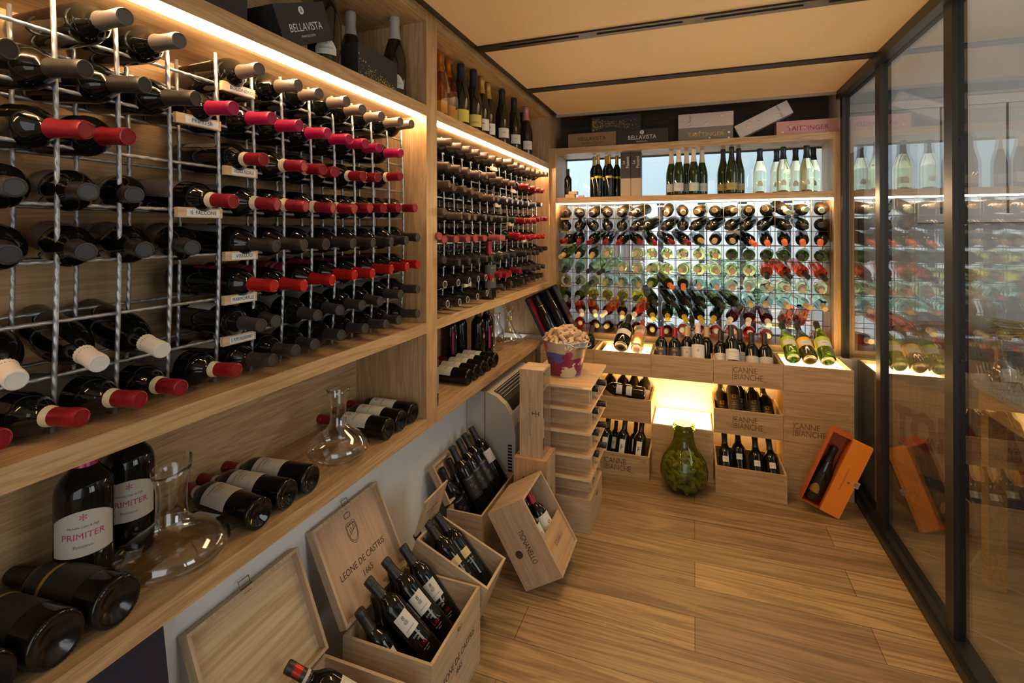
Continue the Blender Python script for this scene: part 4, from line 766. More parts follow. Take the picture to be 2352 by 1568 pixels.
# bottles in the top tier
zc = .5695
def stand(base, tip, kind, glass, cap, labs, lab, grp, s=1.0, face=(0, -1, .3), seg=28):
    return bottle(lay(base, tip, face), kind, glass, CM[cap] if isinstance(cap, str) else cap, labs, scale=s, label=lab, group=grp, seg=seg)
m_nav = plain('navy_label', (.035, .030, .045), .5)
stand((-.655, 3.14, zc), (-.645, 3.33, .80), 'bdx', g_dark, 'black', [], 'dark bottle alone in the leftmost top crate beside the cork bucket', None)
ml = patch_mesh(.0443, .07, .12, 1.1, m_label, 'mag')
e = stand((-.428, 3.125, .728), (-.410, 3.40, .865), 'cha', g_dark, 'black', [{'me': ml}], 'large dark bottle lying on the glowing panel, base towards the room', None, 1.0, seg=40)
e.matrix_world = e.matrix_world @ Matrix.Diagonal((1.12, 1.12, 1, 1))
cll = patch_mesh(.0383, .12, .15, .9, m_lab2, 'cl1', texts=(('CASTEL', .008, .135, m_brn, .8),)); cll2 = patch_mesh(.0383, .09, .108, .9, CAP['orange'], 'cl2')
stand((-.333, 3.13, .720), (-.322, 3.39, .835), 'bdx', tinted('frosted_clear_bottle', (.95, .93, .80), .15), 'brick', [{'me': cll}, {'me': cll2}], 'clear bottle with two small labels lying on the glowing panel', None)
cab = patch_mesh(.0383, .07, .165, 1.2, m_nav, 'cab', texts=(('CABREO', .0135, .148, m_goldp, .75), ('0', .03, .115, CAP['beige'], .8), ('---', .012, .095, CAP['beige'], .8)))
for i, x in enumerate((-.193, -.113)): stand((x, 3.150, zc), (x-.001, 3.300, .82), 'bdx', g_dark, 'red', [{'me': cab}], 'dark bottle with navy label and red foil, %s of the pair' % ['left', 'right'][i], 'navy labelled bottles')
wls = patch_mesh(.0383, .06, .165, 1.25, m_label, 'wls', texts=(('LE MACCHIOLE', .0085, .15, CAP['brick'], .7), ('@', .016, .13, m_brn, 1)))
m_capw = [plain('cream_red_foil', (.62, .50, .42), .5)]
stand((-.043, 3.20, zc), (-.040, 3.345, .83), 'bdx', g_dark, 'tan', [{'me': wls}], 'dark bottle with tan foil behind the tall white labelled one, at its left', None)
stand((.022, 3.14, .600), (.021, 3.270, .87), 'bdx', g_dark, m_capw, [{'me': wls}], 'dark bottle with tall cream label and cream foil in the middle top crate', None)
stand((.070, 3.215, zc), (.072, 3.355, .83), 'bdx', g_dark, 'tan', [], 'dark bottle behind the tall cream labelled one, at its right', None)
xl = patch_mesh(.0383, .085, .15, 1.25, m_label, 'xl', texts=(('CHARDONNAY', .008, .13, m_brn, .8), ('. .', .02, .145, m_brn, 1))); xl2 = patch_mesh(.0383, .06, .15, 1.25, m_lab2, 'xl2', texts=(('(__)', .018, .13, m_labelg, .9), ('CHATEAU', .008, .105, m_brn, .8)))
for i, (x, y, z, xt, zt, lm) in enumerate(((.148, 3.16, zc, .152, .815, xl), (.213, 3.135, .605, .207, .885, xl), (.262, 3.225, zc, .264, .84, xl), (.317, 3.15, zc, .322, .82, xl2), (.392, 3.15, zc, .393, .815, xl2))):
    stand((x, y, z), (xt, y+.15, zt), 'bdx', g_dark, 'black', [{'me': lm}], 'dark bottle with cream label in the lettered top crate, %s from left' % ORD[i], 'cream labelled bottles in the top crate')
ggr = plain('lime_label', (.42, .52, .04), .5); gyl = plain('golden_label', (.80, .48, .04), .5)
ggl = tinted('green_bottle_glass', (.25, .55, .08))
for i, (x, xt, zt, gl, lm, nm) in enumerate(((.517, .501, .80, ggl, (ggr, 'lime'), 'lime green'), (.598, .582, .80, plain('brown_green_glass', (.05, .035, .008), .05, 0, .6), (gyl, 'gold'), 'golden'), (.683, .676, .835, ggl, (ggr, 'lime2'), 'lime green crested'))):
    t1 = patch_mesh(.0402, .075, .150, 2.2, lm[0], 'g'+lm[1]); t2 = patch_mesh(.0405, .080, .118, .9, m_label, 'gp'+lm[1], texts=(('ALBATE', .010, .10, m_brn, .8),))
    stand((x, 3.125, .735), (xt, 3.38, zt+.065), 'bur', gl, 'black', [{'me': t1}, {'me': t2}], 'bottle with %s label lying on the rightmost glowing panel, %s from left' % (nm, ORD[i]), 'bottles on the rightmost glowing panel', seg=36)
# lying bottles crate
bclab = patch_mesh(.0383, .075, .11, .8, m_label, 'bc1', texts=(('IIIII', .012, .092, m_brn, 1),)); bclab2 = patch_mesh(.0383, .135, .17, .8, m_label, 'bc2', texts=(('IIIII', .012, .152, m_brn, 1),))
stand((-.285, 3.143, .446), (-.58, 3.150, .462), 'bdx', g_dark, 'black', [{'me': bclab}, {'me': bclab2}], 'dark bottle lying sideways across the crate left of the glowing niche', None, face=(0, -1, .35))
for i, (x, z, k) in enumerate(((-.520, .50, 'bdx'), (-.437, .50, 'bdx'), (-.366, .525, 'bur'), (-.300, .487, 'bdx'))):
    stand((x, 3.21, .289), (x, 3.345, z+.04), k, g_dark, 'black', [{'me': lab_top}], 'dark bottle standing behind the sideways one, %s from left' % ORD[i], 'bottles behind the sideways one', seg=24)
s62 = patch_mesh(.0383, .055, .15, 1.1, plain('black_print_label', (.025, .02, .012), .5), 's62', texts=(('62', .030, .135, m_goldp, .85), ('ANNIVERSARIO', .0065, .112, m_goldp, .8), ('PRIMITIVO', .006, .099, m_goldp, .8), ('DI MANDURIA', .006, .088, m_goldp, .8)))
for i, (xb, yb, zb, xt, yt, zt) in enumerate(((.160, 3.16, .290, .150, 3.33, .50), (.222, 3.125, .345, .215, 3.30, .545), (.262, 3.235, .290, .256, 3.35, .53), (.330, 3.135, .320, .320, 3.31, .53), (.412, 3.15, .290, .382, 3.33, .51))):
    stand((xb, yb, zb), (xt, yt, zt), 'bdx', g_dark2, 'black', [{'me': s62}], 'black bottle marked 62 in the crate right of the niche, %s from left' % ORD[i], 'bottles marked 62')
flb = patch_mesh(.0383, .09, .175, .42, m_label, 'flb', texts=(('F', .040, .130, m_ink, 1),))
for i, (x, y, xt, zt, s) in enumerate(((-.525, 3.01, -.505, .275, 1), (-.480, 3.12, -.470, .25, .8), (-.418, 3.01, -.402, .278, 1), (-.350, 3.10, -.348, .222, .85), (-.322, 3.01, -.302, .265, 1))):
    stand((x, y, .010), (xt, y+.13, zt), 'bdx', g_dark, 'black', [{'me': flb}], 'dark bottle with pale F label in the left floor crate, %s from left' % ORD[i], 'bottles with F labels', s)
c4 = patch_mesh(.0383, .135, .165, .42, m_label, 'c4', texts=(('===', .012, .15, m_brn, 1),))
for i, (x, xt, zt, y) in enumerate(((.168, .164, .245, 3.0), (.242, .238, .285, 3.06), (.330, .324, .255, 3.0), (.412, .396, .25, 3.0))):
    stand((x, y, .010), (xt, y+.16, zt), 'bdx', g_dark, 'black', [{'me': c4}], 'black bottle with small pale tag in the right floor crate, %s from left' % ORD[i], 'bottles with small pale tags')
# green demijohn with corks
m_dj = tinted('green_demijohn_glass', (.48, .60, .18), ior=1.09)
DJ = (-.056, 2.945, .001)
out = [(.06, 0), (.092, .012), (.118, .045), (.128, .085), (.1275, .120), (.116, .165), (.094, .205), (.072, .240), (.058, .270), (.0535, .300), (.0535, .325), (.0585, .329), (.0585, .335), (.0535, .340), (.0545, .352), (.0600, .356), (.0600, .363), (.0550, .366)]
inn = [(r-.0035, z+(.004 if j == 0 else 0)) for j, (r, z) in enumerate(out)]
e = empty('demijohn', DJ); tag(e, 'round green glass demijohn half full of corks on the floor', 'demijohn')
MB().lathe([(.0006, .012)]+out+inn[::-1]+[(.0006, .016)], 48, cap0=False, cap1=False).build('vessel', m_dj, e, smooth=True)
m_cork = stone_mat('cork', (.62, .44, .27), (.42, .27, .15), 160)
ck = MB().lathe([(.0098, -.0215), (.0112, -.0205), (.0112, .0205), (.0098, .0215)], 14).mesh('cork', m_cork); sharp(ck)
def cork(p, d, grp, lab):
    o = bpy.data.objects.new('cork', ck); COL.objects.link(o); o.matrix_world = frame(p, (.3, .9, .1), d); tag(o, lab, 'cork', grp)
rr = random.Random(4); pts = []
def rad(z):
    for (r0, z0), (r1, z1) in zip(inn[:-1], inn[1:]):
        if z0 <= z <= z1: return r0+(r1-r0)*(z-z0)/(z1-z0)
    return .05
tries = 0
while len(pts) < 170 and tries < 60000:
    tries += 1
    z = .022+.15*rr.random()**1.1; R_ = rad(z)-.021; a = rr.random()*6.283; q = R_*math.sqrt(rr.random()); p = V((q*math.cos(a), q*math.sin(a), z))
    if all((p-o).length > .0215 for o in pts): pts.append(p)
for p in pts:
    d = V((rr.gauss(0, 1), rr.gauss(0, 1), rr.gauss(0, .8)))
    n = V((p.x, p.y, 0)); 
    if n.length > .06: n.normalize(); d = d-n*d.dot(n)*.8
    cork(V(DJ)+p, d, 'corks in the demijohn', 'used wine cork in the pile inside the green demijohn')
# ================================================================== WOODEN BOXES ON THE FLOOR
m_brass = plain('aged_brass', (.32, .24, .10), .35, .9)
m_boxy = wood('pale_box_wood', (.50, .37, .23), (.40, .285, .17), 'y', .9, .6, .2); m_boxx = wood('pale_box_wood_cross', (.50, .37, .23), (.40, .285, .17), 'x', .9, .6, .2)
m_boxz = wood('pale_box_wood_upright', (.50, .36, .22), (.40, .28, .165), 'z', .9, .6, .15)
m_plyf = wood('pinkish_plywood', (.50, .335, .22), (.43, .285, .175), 'y', .5, .55)
def open_box(name, T, w_, d_, h_, label, mats=(None, None), th=.009, cat='crate', floor=True):
    """local x width, y depth, z height, open at the top"""
    e = empty(name, T=T); tag(e, label, cat); mx, my = mats[0] or m_boxx, mats[1] or m_boxy
    MB().box(0, 0, 0, w_, th, h_).build('front_panel', mx, e); MB().box(0, d_-th, 0, w_, d_, h_).build('back_panel', mx, e)
    MB().box(0, th, 0, th, d_-th, h_).build('side_panel', my, e); MB().box(w_-th, th, 0, w_, d_-th, h_).build('side_panel', my, e)
    if floor: MB().box(th, th, 0, w_-th, d_-th, th).build('floor_panel', mx, e)
    return e
def lid(parent, T, w_, h_, depth, mat, rim=m_boxy, inner=None):
    o = MB().box(0, 0, -.006, w_, h_, 0).build('lid', mat, parent); o.matrix_local = parent.matrix_world.inverted() @ T
    if depth: MB().box(0, 0, 0, .009, h_, depth).box(w_-.009, 0, 0, w_, h_, depth).box(.009, 0, 0, w_-.009, .009, depth).box(.009, h_-.009, 0, w_-.009, h_, depth).build('lid_rim', rim, o)
    return o
def clasp(parent, loc, zd, s=1):
    mb = MB().tube([(-.014*s, .0, .003), (-.014*s, .018*s, .006), (.014*s, .018*s, .006), (.014*s, 0, .003)], .0016*s, 6, closed=True).box(-.010*s, -.012*s, 0, .010*s, .002*s, .003).tube([(-.015*s, 0, .004), (.015*s, 0, .004)], .003*s, 8)
    o = mb.build('clasp', m_brass, parent); o.matrix_local = frame(loc, *zd); return o
# B : LEONE DE CASTRIS
TB = Matrix.Translation((-.974, 1.203, .001))
eB = open_box('wine_box', TB, .297, .327, .249, 'pale wooden box with a crested lid leaning on the wall, holding six bottles')
lettering(eB, [('LEONE DE CASTRIS', .014, .028), ('1665', -.020, .026)], .03, frame((.2978, .165, .128), (0, 1, 0), (1, 0, 0)), m_ink, sx=.92)
lettering(eB, '6 BOTTLES X 0,75 LT', .021, frame((.150, -.0008, .120), (1, 0, 0), (0, -1, 0)), m_ink, sx=.95)
clasp(eB, (.2975, .165, .232), ((0, 1, 0), (1, 0, 0)), .6); clasp(eB, (.2975, .06, .035), ((0, 1, 0), (1, 0, 0)), .6)
ud = V((-.128, 0, .262)).normalized()
TL = frame((-.979, 1.203, .262), (0, 1, 0), V((0, 1, 0)).cross(ud))
oL = lid(eB, TL, .327, .292, .022, m_plyf)
mb = MB()
text_into(mb, 'LEONE DE CASTRIS', .0285, Matrix.Translation((.170, .112, .0006)), 0, 1, .92); text_into(mb, '1665', .027, Matrix.Translation((.172, .074, .0006)), 0, 1, .95)
mb.build('burnt_lettering', m_ink, oL); mb = MB()
sh = [(-.022, .026), (-.024, .0), (-.019, -.022), (-.008, -.034), (0, -.037), (.008, -.034), (.019, -.022), (.024, 0), (.022, .026), (.011, .031), (0, .028), (-.011, .031)]
for sc_ in (1.0, .84): mb.tube([(.166+x*sc_, .205+y*sc_, .0006) for x, y in sh], .0007, 5, closed=True)
mb.tube([(.154, .250, .0006), (.178, .250, .0006), (.181, .262, .0006), (.166, .266, .0006), (.151, .262, .0006)], .0010, 5, closed=True)
mb.tube([(.149, .196, .0006), (.183, .212, .0006)], .0008, 5).tube([(.156, .198, .0006), (.156, .214, .0006), (.164, .218, .0006), (.164, .203, .0006)], .0008, 5).tube([(.170, .206, .0006), (.176, .222, .0006), (.180, .212, .0006)], .0008, 5)
for x in (.153, .161, .169, .177): mb.box(x, .224, .0002, x+.004, .228, .0010)
mb.build('crest_mark', m_ink, oL)
clasp(oL, (.163, .290, .012), ((1, 0, 0), (0, .3, 1)), 1.0)
ll = patch_mesh(.0383, .105, .168, .62, m_label, 'dl', texts=(('8', .018, .153, m_ink, 1), ('@', .014, .140, m_ink, 1), ('Leone de Castris', .0058, .119, m_ink, .75)))
lt_ = patch_mesh(.0383, .030, .031, .05, g_dark, 'dlt', texts=(('DONNA', .0085, .092, m_label, .8), ('LISA', .0085, .082, m_label, .8), ('Lisa', .020, .062, CAP['scarlet'], .8), ('Salice Salentino', .0048, .048, m_label, .8), ('Riserva', .0048, .041, m_label, .8)))
def fb(base, tip, labs, lab, grp, caps='black', kind='bdx', face=(.55, -.62, .55), s=1.0, seg=36, gl=None):
    base = V(base); d = (V(tip)-base).normalized()
    return bottle(lay(V(tip)-d*.30*s, tip, face), kind, gl or g_dark, CM[caps], labs, scale=s, label=lab, group=grp, seg=seg)
for i, (t, b) in enumerate((((-.938, 1.232, .312), (-.790, 1.285, .075)), ((-.950, 1.290, .363), (-.750, 1.338, .155)), ((-.950, 1.380, .368), (-.757, 1.422, .153)), ((-.948, 1.482, .352), (-.765, 1.500, .128)))):
    fb(b, t, [{'me': ll}, {'me': lt_, 'n': 'label_print'}], 'dark bottle with square cream crest label in the crested lid box, %s from left' % ORD[i], 'crest labelled bottles')
for i, (t, b) in enumerate((((-.955, 1.335, .285), (-.88, 1.345, .03)), ((-.958, 1.432, .300), (-.89, 1.44, .03)))):
    fb(b, t, [], 'unlabelled neck behind the crest labelled bottles, %s one' % ['left', 'right'][i], 'rear bottles of the crested lid box')
# A : nearest box
TA = Matrix.Translation((-.985, .802, .001))
eA = open_box('wine_box', TA, .297, .337, .246, 'plain pale wooden box nearest the viewer, lid leaning on the wall, one bottle inside')
ud = V((-.112, 0, .262)).normalized()
oA = lid(eA, frame((-.992, .802, .258), (0, 1, 0), V((0, 1, 0)).cross(ud)), .337, .283, .024, wood('striped_lid_wood', (.54, .41, .25), (.41, .28, .155), 'x', .55, .55, .0, seed=3))
clasp(oA, (.168, .282, .012), ((1, 0, 0), (0, .3, 1)), 1.1)
al = patch_mesh(.0383, .055, .165, 1.15, m_label, 'al', texts=(('O', .05, .125, m_ink, 1), ('@', .024, .125, m_ink, 1), ('Torrevento', .013, .085, m_ink, .8), ('~~~~~~~~', .014, .158, m_goldp, 1)))
fb((-.741, 1.085, .184), (-.968, .985, .342), [{'me': al}, {'me': patch_mesh(.0160, .262, .284, .9, CAP['scarlet'], 'star'), 'n': 'red_star'}, {'me': patch_mesh(.0167, .238, .250, 3.1, m_lab2, 'coll'), 'n': 'paper_collar'}], 'dark bottle with hexagon label and red star on its black foil, nearest the viewer', None, seg=48, face=(.3, -.5, .8))
# C : tilted box
t = math.radians(22); Xl = V((math.cos(t), 0, -math.sin(t))); Zl = V((math.sin(t), 0, math.cos(t)))
Q = V((-.749, 1.545, .002)); TC = frame(Q-Xl*.297, Xl, Zl)
eC = open_box('wine_box', TC, .297, .172, .25, 'narrow wooden box tipped towards the room behind the crested lid box')
lC = lid(eC, frame(V((-.935, 1.545, .352)), (0, 1, 0), V((0, 1, 0)).cross(V((.30, 0, .95)).normalized())), .172, .135, 0, m_boxy)
lettering(lC, [('~ ~~ ~', .02, .02), ('Pier delle Vigne', 0, .014), ('ROSSO', -.02, .012)], .02, Matrix.Translation((.086, .07, .0006)), m_ink)
yl_ = patch_mesh(.0383, .125, .155, .42, plain('yellow_square_label', (.62, .50, .22), .6), 'ysq', texts=(('@', .018, .140, m_goldp, 1), ('PIER DELLE', .0075, .112, m_lab2, .8), ('VIGNE', .0075, .102, m_lab2, .8)))
for i, (tp, b) in enumerate((((-.955, 1.588, .335), (-.80, 1.600, .09)), ((-.93, 1.622, .362), (-.735, 1.640, .13)), ((-.918, 1.672, .365), (-.715, 1.678, .14)))):
    fb(b, tp, [{'me': yl_}], 'dark bottle with small yellow square label in the tipped box, %s from left' % ORD[i], 'yellow square labelled bottles')
# D : crate of black bottles
TD = Matrix.Translation((-1.0, 1.906, .001))
eD = open_box('wine_box', TD, .166, .400, .249, 'long wooden crate full of black bottles against the white wall')
ud = V((-.085, 0, .15)).normalized()
lD = lid(eD, frame((-1.004, 1.906, .262), (0, 1, 0), V((0, 1, 0)).cross(ud)), .400, .172, .024, m_plyf)
clasp(lD, (.2, .172, .012), ((1, 0, 0), (0, .3, 1)), .8)
m_gpr = plain('dull_gold_print', (.13, .085, .03), .5)
dl1 = patch_mesh(.0383, .06, .16, 1.0, plain('black_print', (.012, .012, .014), .4), 'dd', texts=(('TORMARESCA', .008, .150, m_labelg, .8), ('%', .045, .11, m_gpr, 1), ('NEPRICA', .008, .075, m_gpr, .8)))
dl2 = patch_mesh(.0383, .115, .175, .8, m_label, 'dw', texts=(('Via Sacra', .007, .160, m_brn, .8), ('---------', .006, .145, m_labelg, .8)))
for i, (tp, b) in enumerate((((-1.05, 1.952, .392), (-.955, 2.03, .12)), ((-1.05, 2.020, .404), (-.94, 2.09, .12)), ((-1.045, 2.040, .454), (-.90, 2.065, .185)), ((-1.048, 2.116, .456), (-.895, 2.135, .19)), ((-1.05, 2.180, .458), (-.885, 2.195, .195)), ((-1.05, 2.262, .460), (-.88, 2.262, .20)))):
    fb(b, tp, [{'me': dl2 if i == 5 else dl1}], 'black bottle in the long crate by the wall, %s from left%s' % (ORD[i], ', with a white label' if i == 5 else ''), 'black bottles in the long crate', seg=28)
# TIGNANELLO box, tilted onto one edge
xl = V((.857, .0, .515)); zl = V((-.515, 0, .857)); TT = frame((-.633, 1.883, .003), xl, zl)
eT = empty('wine_box', T=TT); tag(eT, 'wooden box with tall dark letters tilted on one edge with three bottles showing', 'crate')
w_, d_, h_ = .177, .253, .323
MB().box(0, 0, 0, w_, .009, h_).build('side_panel', m_boxz, eT); MB().box(0, d_-.009, 0, w_, d_, h_).build('side_panel', m_boxz, eT)
MB().box(0, .009, h_-.009, w_, d_-.009, h_).build('end_panel', m_boxx, eT); MB().box(0, .009, 0, w_, d_-.009, .009).build('end_panel', m_boxx, eT)
MB().box(0, .009, .009, .008, d_-.009, h_-.009).build('back_panel', m_boxz, eT)
o = MB().box(w_-.014, .010, .010, w_-.008, d_-.010, .150).build('half_lid', wood('half_lid_wood', (.50, .32, .17), (.42, .26, .13), 'y', .6, .5), eT); o['label'] = 'half lid with a faint printed mark'
lettering(o, 'TIGNANELLO', .030, frame((w_-.0074, .126, .085), (0, 1, 0), (1, 0, 0)), m_brn, sx=.55)
lettering(eT, 'TIGNANELLO', .036, frame((.098, -.0008, .150), (0, 0, -1), (0, -1, 0)), m_ink, sx=.62)
MB().lathe([(.016, 0), (.016, .0006)], 28).build('round_brand', m_ink, eT).matrix_local = frame((.048, 0, .135), (1, 0, 0), (0, -1, 0))
til = patch_mesh(.0383, .050, .185, 1.15, m_label, 'til', texts=(('TIGNANELLO', .016, .070, m_ink, .45), ('o', .03, .150, CAP['red'], 1), ('*  *', .02, .110, m_goldp, 1), ('------', .010, .165, m_brn, .8)))
for i, (x, y) in enumerate(((.118, .060), (.125, .148), (.060, .205))):
    bottle(TT @ frame((x, y, .010), (1, -.35, 0), (0, 0, 1)), 'bdx', g_dark, CM['red'], [{'me': til}], scale=1.0, label='bottle with cream label in the box tilted on one edge, ' + ['near the lettered side', 'middle one in front', 'far one'][i], group='bottles in the tilted box', seg=36)
# stand box and tall FOLONARI box
e = empty('wine_box', (-.787, 2.163, .001)); tag(e, 'upright reddish wooden box under the tall clear sided box', 'crate')
MB().box(0, 0, 0, .157, .157, .397).build('carcass', wood('reddish_box_wood', (.50, .29, .15), (.40, .22, .10), 'z', .9, .5, .5), e)
MB().box(.157, .012, .012, .158, .145, .385).build('side_panel', m_boxz, e)
lettering(e, 'ASTRALE', .026, frame((.1586, .08, .20), (0, 0, 1), (1, 0, 0)), m_brn)
MB().box(.045, -.001, .30, .052, .0, .315).box(.098, -.001, .30, .105, .0, .315).build('nail_head', m_ink, e)
e = empty('tall_wine_box', (-.766, 2.189, .3985)); tag(e, 'tall narrow wooden box with a clear side, standing on the reddish box', 'crate')
w_, d_, h_ = .115, .130, .402
MB().box(0, 0, 0, w_-.003, .008, h_).build('front_panel', m_boxz, e); MB().box(0, d_-.008, 0, w_-.003, d_, h_).build('back_panel', m_boxz, e)
MB().box(0, .008, 0, .008, d_-.008, h_).build('side_panel', m_boxz, e); MB().box(.008, .008, h_-.008, w_-.003, d_-.008, h_).build('top_panel', m_boxx, e); MB().box(.008, .008, 0, w_-.003, d_-.008, .008).build('floor_panel', m_boxx, e)
MB().box(w_-.002, .008, .008, w_-.0005, d_-.008, h_-.008).build('clear_side', pane_mat('acrylic', (.96, .96, .96), 1.0), e)
MB().box(w_-.012, .008, h_*.76, w_-.004, d_-.008, h_*.775).build('cross_bar', m_boxy, e)
lettering(e, 'AMBROGIO E GIOVANNI FOLONARI', .014, frame((.049, -.0008, .205), (0, 0, -1), (0, -1, 0)), m_brn, sx=.95)
lettering(e, 'T E N U T E', .008, frame((.028, -.0008, .205), (0, 0, -1), (0, -1, 0)), m_brn, spacing=1.6)
mb = MB().box(.0775, -.0008, .185, .0795, 0, .218).box(.062, -.0008, .200, .094, 0, .2025).box(.092, -.0008, .192, .095, 0, .212).box(.061, -.0008, .195, .064, 0, .208); mb.build('printed_mark', m_ink, e)
bottle(frame((-.705, 2.254, .4075), (1, -.4, 0), (0, 0, 1)), 'bdx', g_dark, CM['black'], [{'me': lab_top}], label='dark bottle with cream label inside the tall clear sided box', seg=28)
# plywood bottle rack on a crate
eS = open_box('wine_crate', Matrix.Translation((-.803, 2.345, .001)), .337, .320, .157, 'low pine crate carrying the plywood bottle rack', (m_boxx, m_boxy))
MB().box(.002, .002, .157, .335, .318, .1585).build('lid', m_plyf, eS)
clasp(eS, (.3375, .16, .12), ((0, 1, 0), (1, 0, 0)), .8)
eP = empty('bottle_rack', (-.803, 2.343, .160)); tag(eP, 'stepped plywood bottle rack carrying the bucket of corks', 'bottle rack')
zs = [.697, .588, .479, .368, .260]
for i, z in enumerate(zs):
    m0 = MB().box(0, 0, z-.172, .340, .445, z-.160).build('shelf_board' if i else 'top_board', m_ply, eP); m0.data.materials.append(m_plye)
    for p in m0.data.polygons:
        if abs(p.normal.z) < .5: p.material_index = 1
for i in range(5):
    z1 = (zs[i]-.172); z0 = (zs[i+1]-.160) if i < 4 else .0005
    MB().box(.010, .075, z0, .318, .083, z1).build('front_infill', m_ply, eP)
    MB().box(.010, .083, z0, .018, .43, z1).build('side_infill', m_ply, eP)
for i, y in enumerate((.118, .232, .346)): 
    for j in range(5):
        z1 = (zs[j]-.172); z0 = (zs[j+1]-.160) if j < 4 else .0005
        MB().box(.02, y, z0, .322, y+.008, z1).build('divider', m_plye, eP)
for j, (z, y) in enumerate(((.603, 2.52), (.603, 2.635), (.491, 2.52), (.491, 2.635), (.381, 2.52), (.381, 2.635), (.273, 2.52), (.273, 2.635))):
    fb((-.775, y, z+.038), (-.46+.02*(j % 2), y+.004, z+.036), [], 'dark bottle poking out of the plywood rack, %s down the rack' % ORD[j], 'bottles in the plywood rack', 'black', face=(0, 0, 1), seg=20)
# bucket with corks
def bucket_mat():
    m, nt, b = new_mat('painted_tin'); N = nt.nodes; L = nt.links
    tc = N.new('ShaderNodeTexCoord'); mp = N.new('ShaderNodeMapping'); mp.inputs['Scale'].default_value = (9, 9, 13)
    ns = N.new('ShaderNodeTexNoise'); ns.inputs['Scale'].default_value = 2.2; vm = N.new('ShaderNodeVectorMath'); vm.operation = 'MULTIPLY_ADD'; vm.inputs[1].default_value = (1.6, 1.6, .5)
    L.new(tc.outputs['Object'], mp.inputs[0]); L.new(mp.outputs[0], ns.inputs['Vector']); L.new(ns.outputs['Color'], vm.inputs[0]); L.new(mp.outputs[0], vm.inputs[2])
    vo = N.new('ShaderNodeTexVoronoi'); vo.inputs['Scale'].default_value = .9; L.new(vm.outputs[0], vo.inputs['Vector'])
    cr = N.new('ShaderNodeValToRGB'); cr.color_ramp.interpolation = 'CONSTANT'
    cs = [(.50, .44, .33), (.10, .11, .32), (.48, .42, .32), (.50, .10, .10), (.20, .02, .08), (.50, .45, .34), (.30, .20, .13), (.12, .13, .36)]
    el = cr.color_ramp.elements; el[0].position = 0; el[0].color = (*cs[0], 1); el[1].position = .14; el[1].color = (*cs[1], 1)
    for i, c in enumerate(cs[2:]): q = el.new(.30+.11*i); q.color = (*c, 1)
    sp = N.new('ShaderNodeSeparateColor'); L.new(vo.outputs['Color'], sp.inputs[0]); L.new(sp.outputs[0], cr.inputs[0]); L.new(cr.outputs[0], b.inputs['Base Color'])
    b.inputs['Roughness'].default_value = .3; b.inputs['Metallic'].default_value = .25; return m
m_tin = plain('tin_rim', (.5, .5, .48), .3, .9)
BK_ = (-.632, 2.535, .6985)
e = empty('bucket', BK_); tag(e, 'tin bucket with beach pattern full of corks on the plywood rack', 'bucket')
MB().lathe([(.070, .0), (.078, .0), (.0785, .004), (.121, .180), (.118, .180), (.076, .006), (.001, .006)], 48, cap0=True, cap1=False).build('pail', bucket_mat(), e, smooth=True, auto=True)
mb = MB(); mb.tube([(.1225*math.cos(a), .1225*math.sin(a), .181) for a in [i*2*math.pi/48 for i in range(48)]], .0032, 8, closed=True); mb.build('rolled_rim', m_tin, e, smooth=True)
MB().lathe([(.0795, 0), (.0795, .005), (.076, .005)], 40, cap0=False, cap1=False).build('base_rim', m_tin, e)
fa = -1.15
MB().tube([(.1235*math.cos(fa+q), .1235*math.sin(fa+q), .176-.020*math.cos(q*9)*0+zz) for q, zz in ((-.12, 0), (-.10, -.018), (0, -.028), (.10, -.018), (.12, 0), (.10, .010), (0, .016), (-.10, .010))], .0022, 6, closed=True).build('handle_lug', m_tin, e, smooth=True)
MB().tube([(.128*math.cos(fa), .128*math.sin(fa), .178)]+[(.131*math.cos(fa+s_), .131*math.sin(fa+s_), .168-.012*math.sin(s_*1.0)) for s_ in [i*.16 for i in range(1, 12)]]+[(.128*math.cos(fa+math.pi*.62), .128*math.sin(fa+math.pi*.62), .176)], .0024, 6).build('handle', m_tin, e, smooth=True)
bp_ = MB(); n = 14; vs = []
for i in range(n+1):
    a = -.95+.75*i/n; r0, r1 = .1085, .1195; vs += [(r0*math.cos(a), r0*math.sin(a), .132), (r1*math.cos(a), r1*math.sin(a), .172)]
bp_.add(vs, [(2*i, 2*i+2, 2*i+3, 2*i+1) for i in range(n)], 0); text_into(bp_, 'GALATEO', .017, None, 1, 1, .8, bend=(.1165, -.60, .150)); bp_.build('printed_band', [plain('sky_blue_print', (.16, .30, .45), .4), m_ink], e)
rr = random.Random(12); pts = []; tries = 0
while len(pts) < 112 and tries < 60000:
    tries += 1
    a = rr.random()*6.283; q = .105*math.sqrt(rr.random()); z = .155+.075*rr.random()*(1-(q/.125)**2)*1.25
    p = V((q*math.cos(a), q*math.sin(a), z))
    if all((p-o_).length > .0215 for o_ in pts): pts.append(p)
for p in pts: cork(V(BK_)+p, V((rr.gauss(0, 1), rr.gauss(0, 1), rr.gauss(0, .7))), 'corks in the bucket', 'used wine cork heaped in the patterned tin bucket')
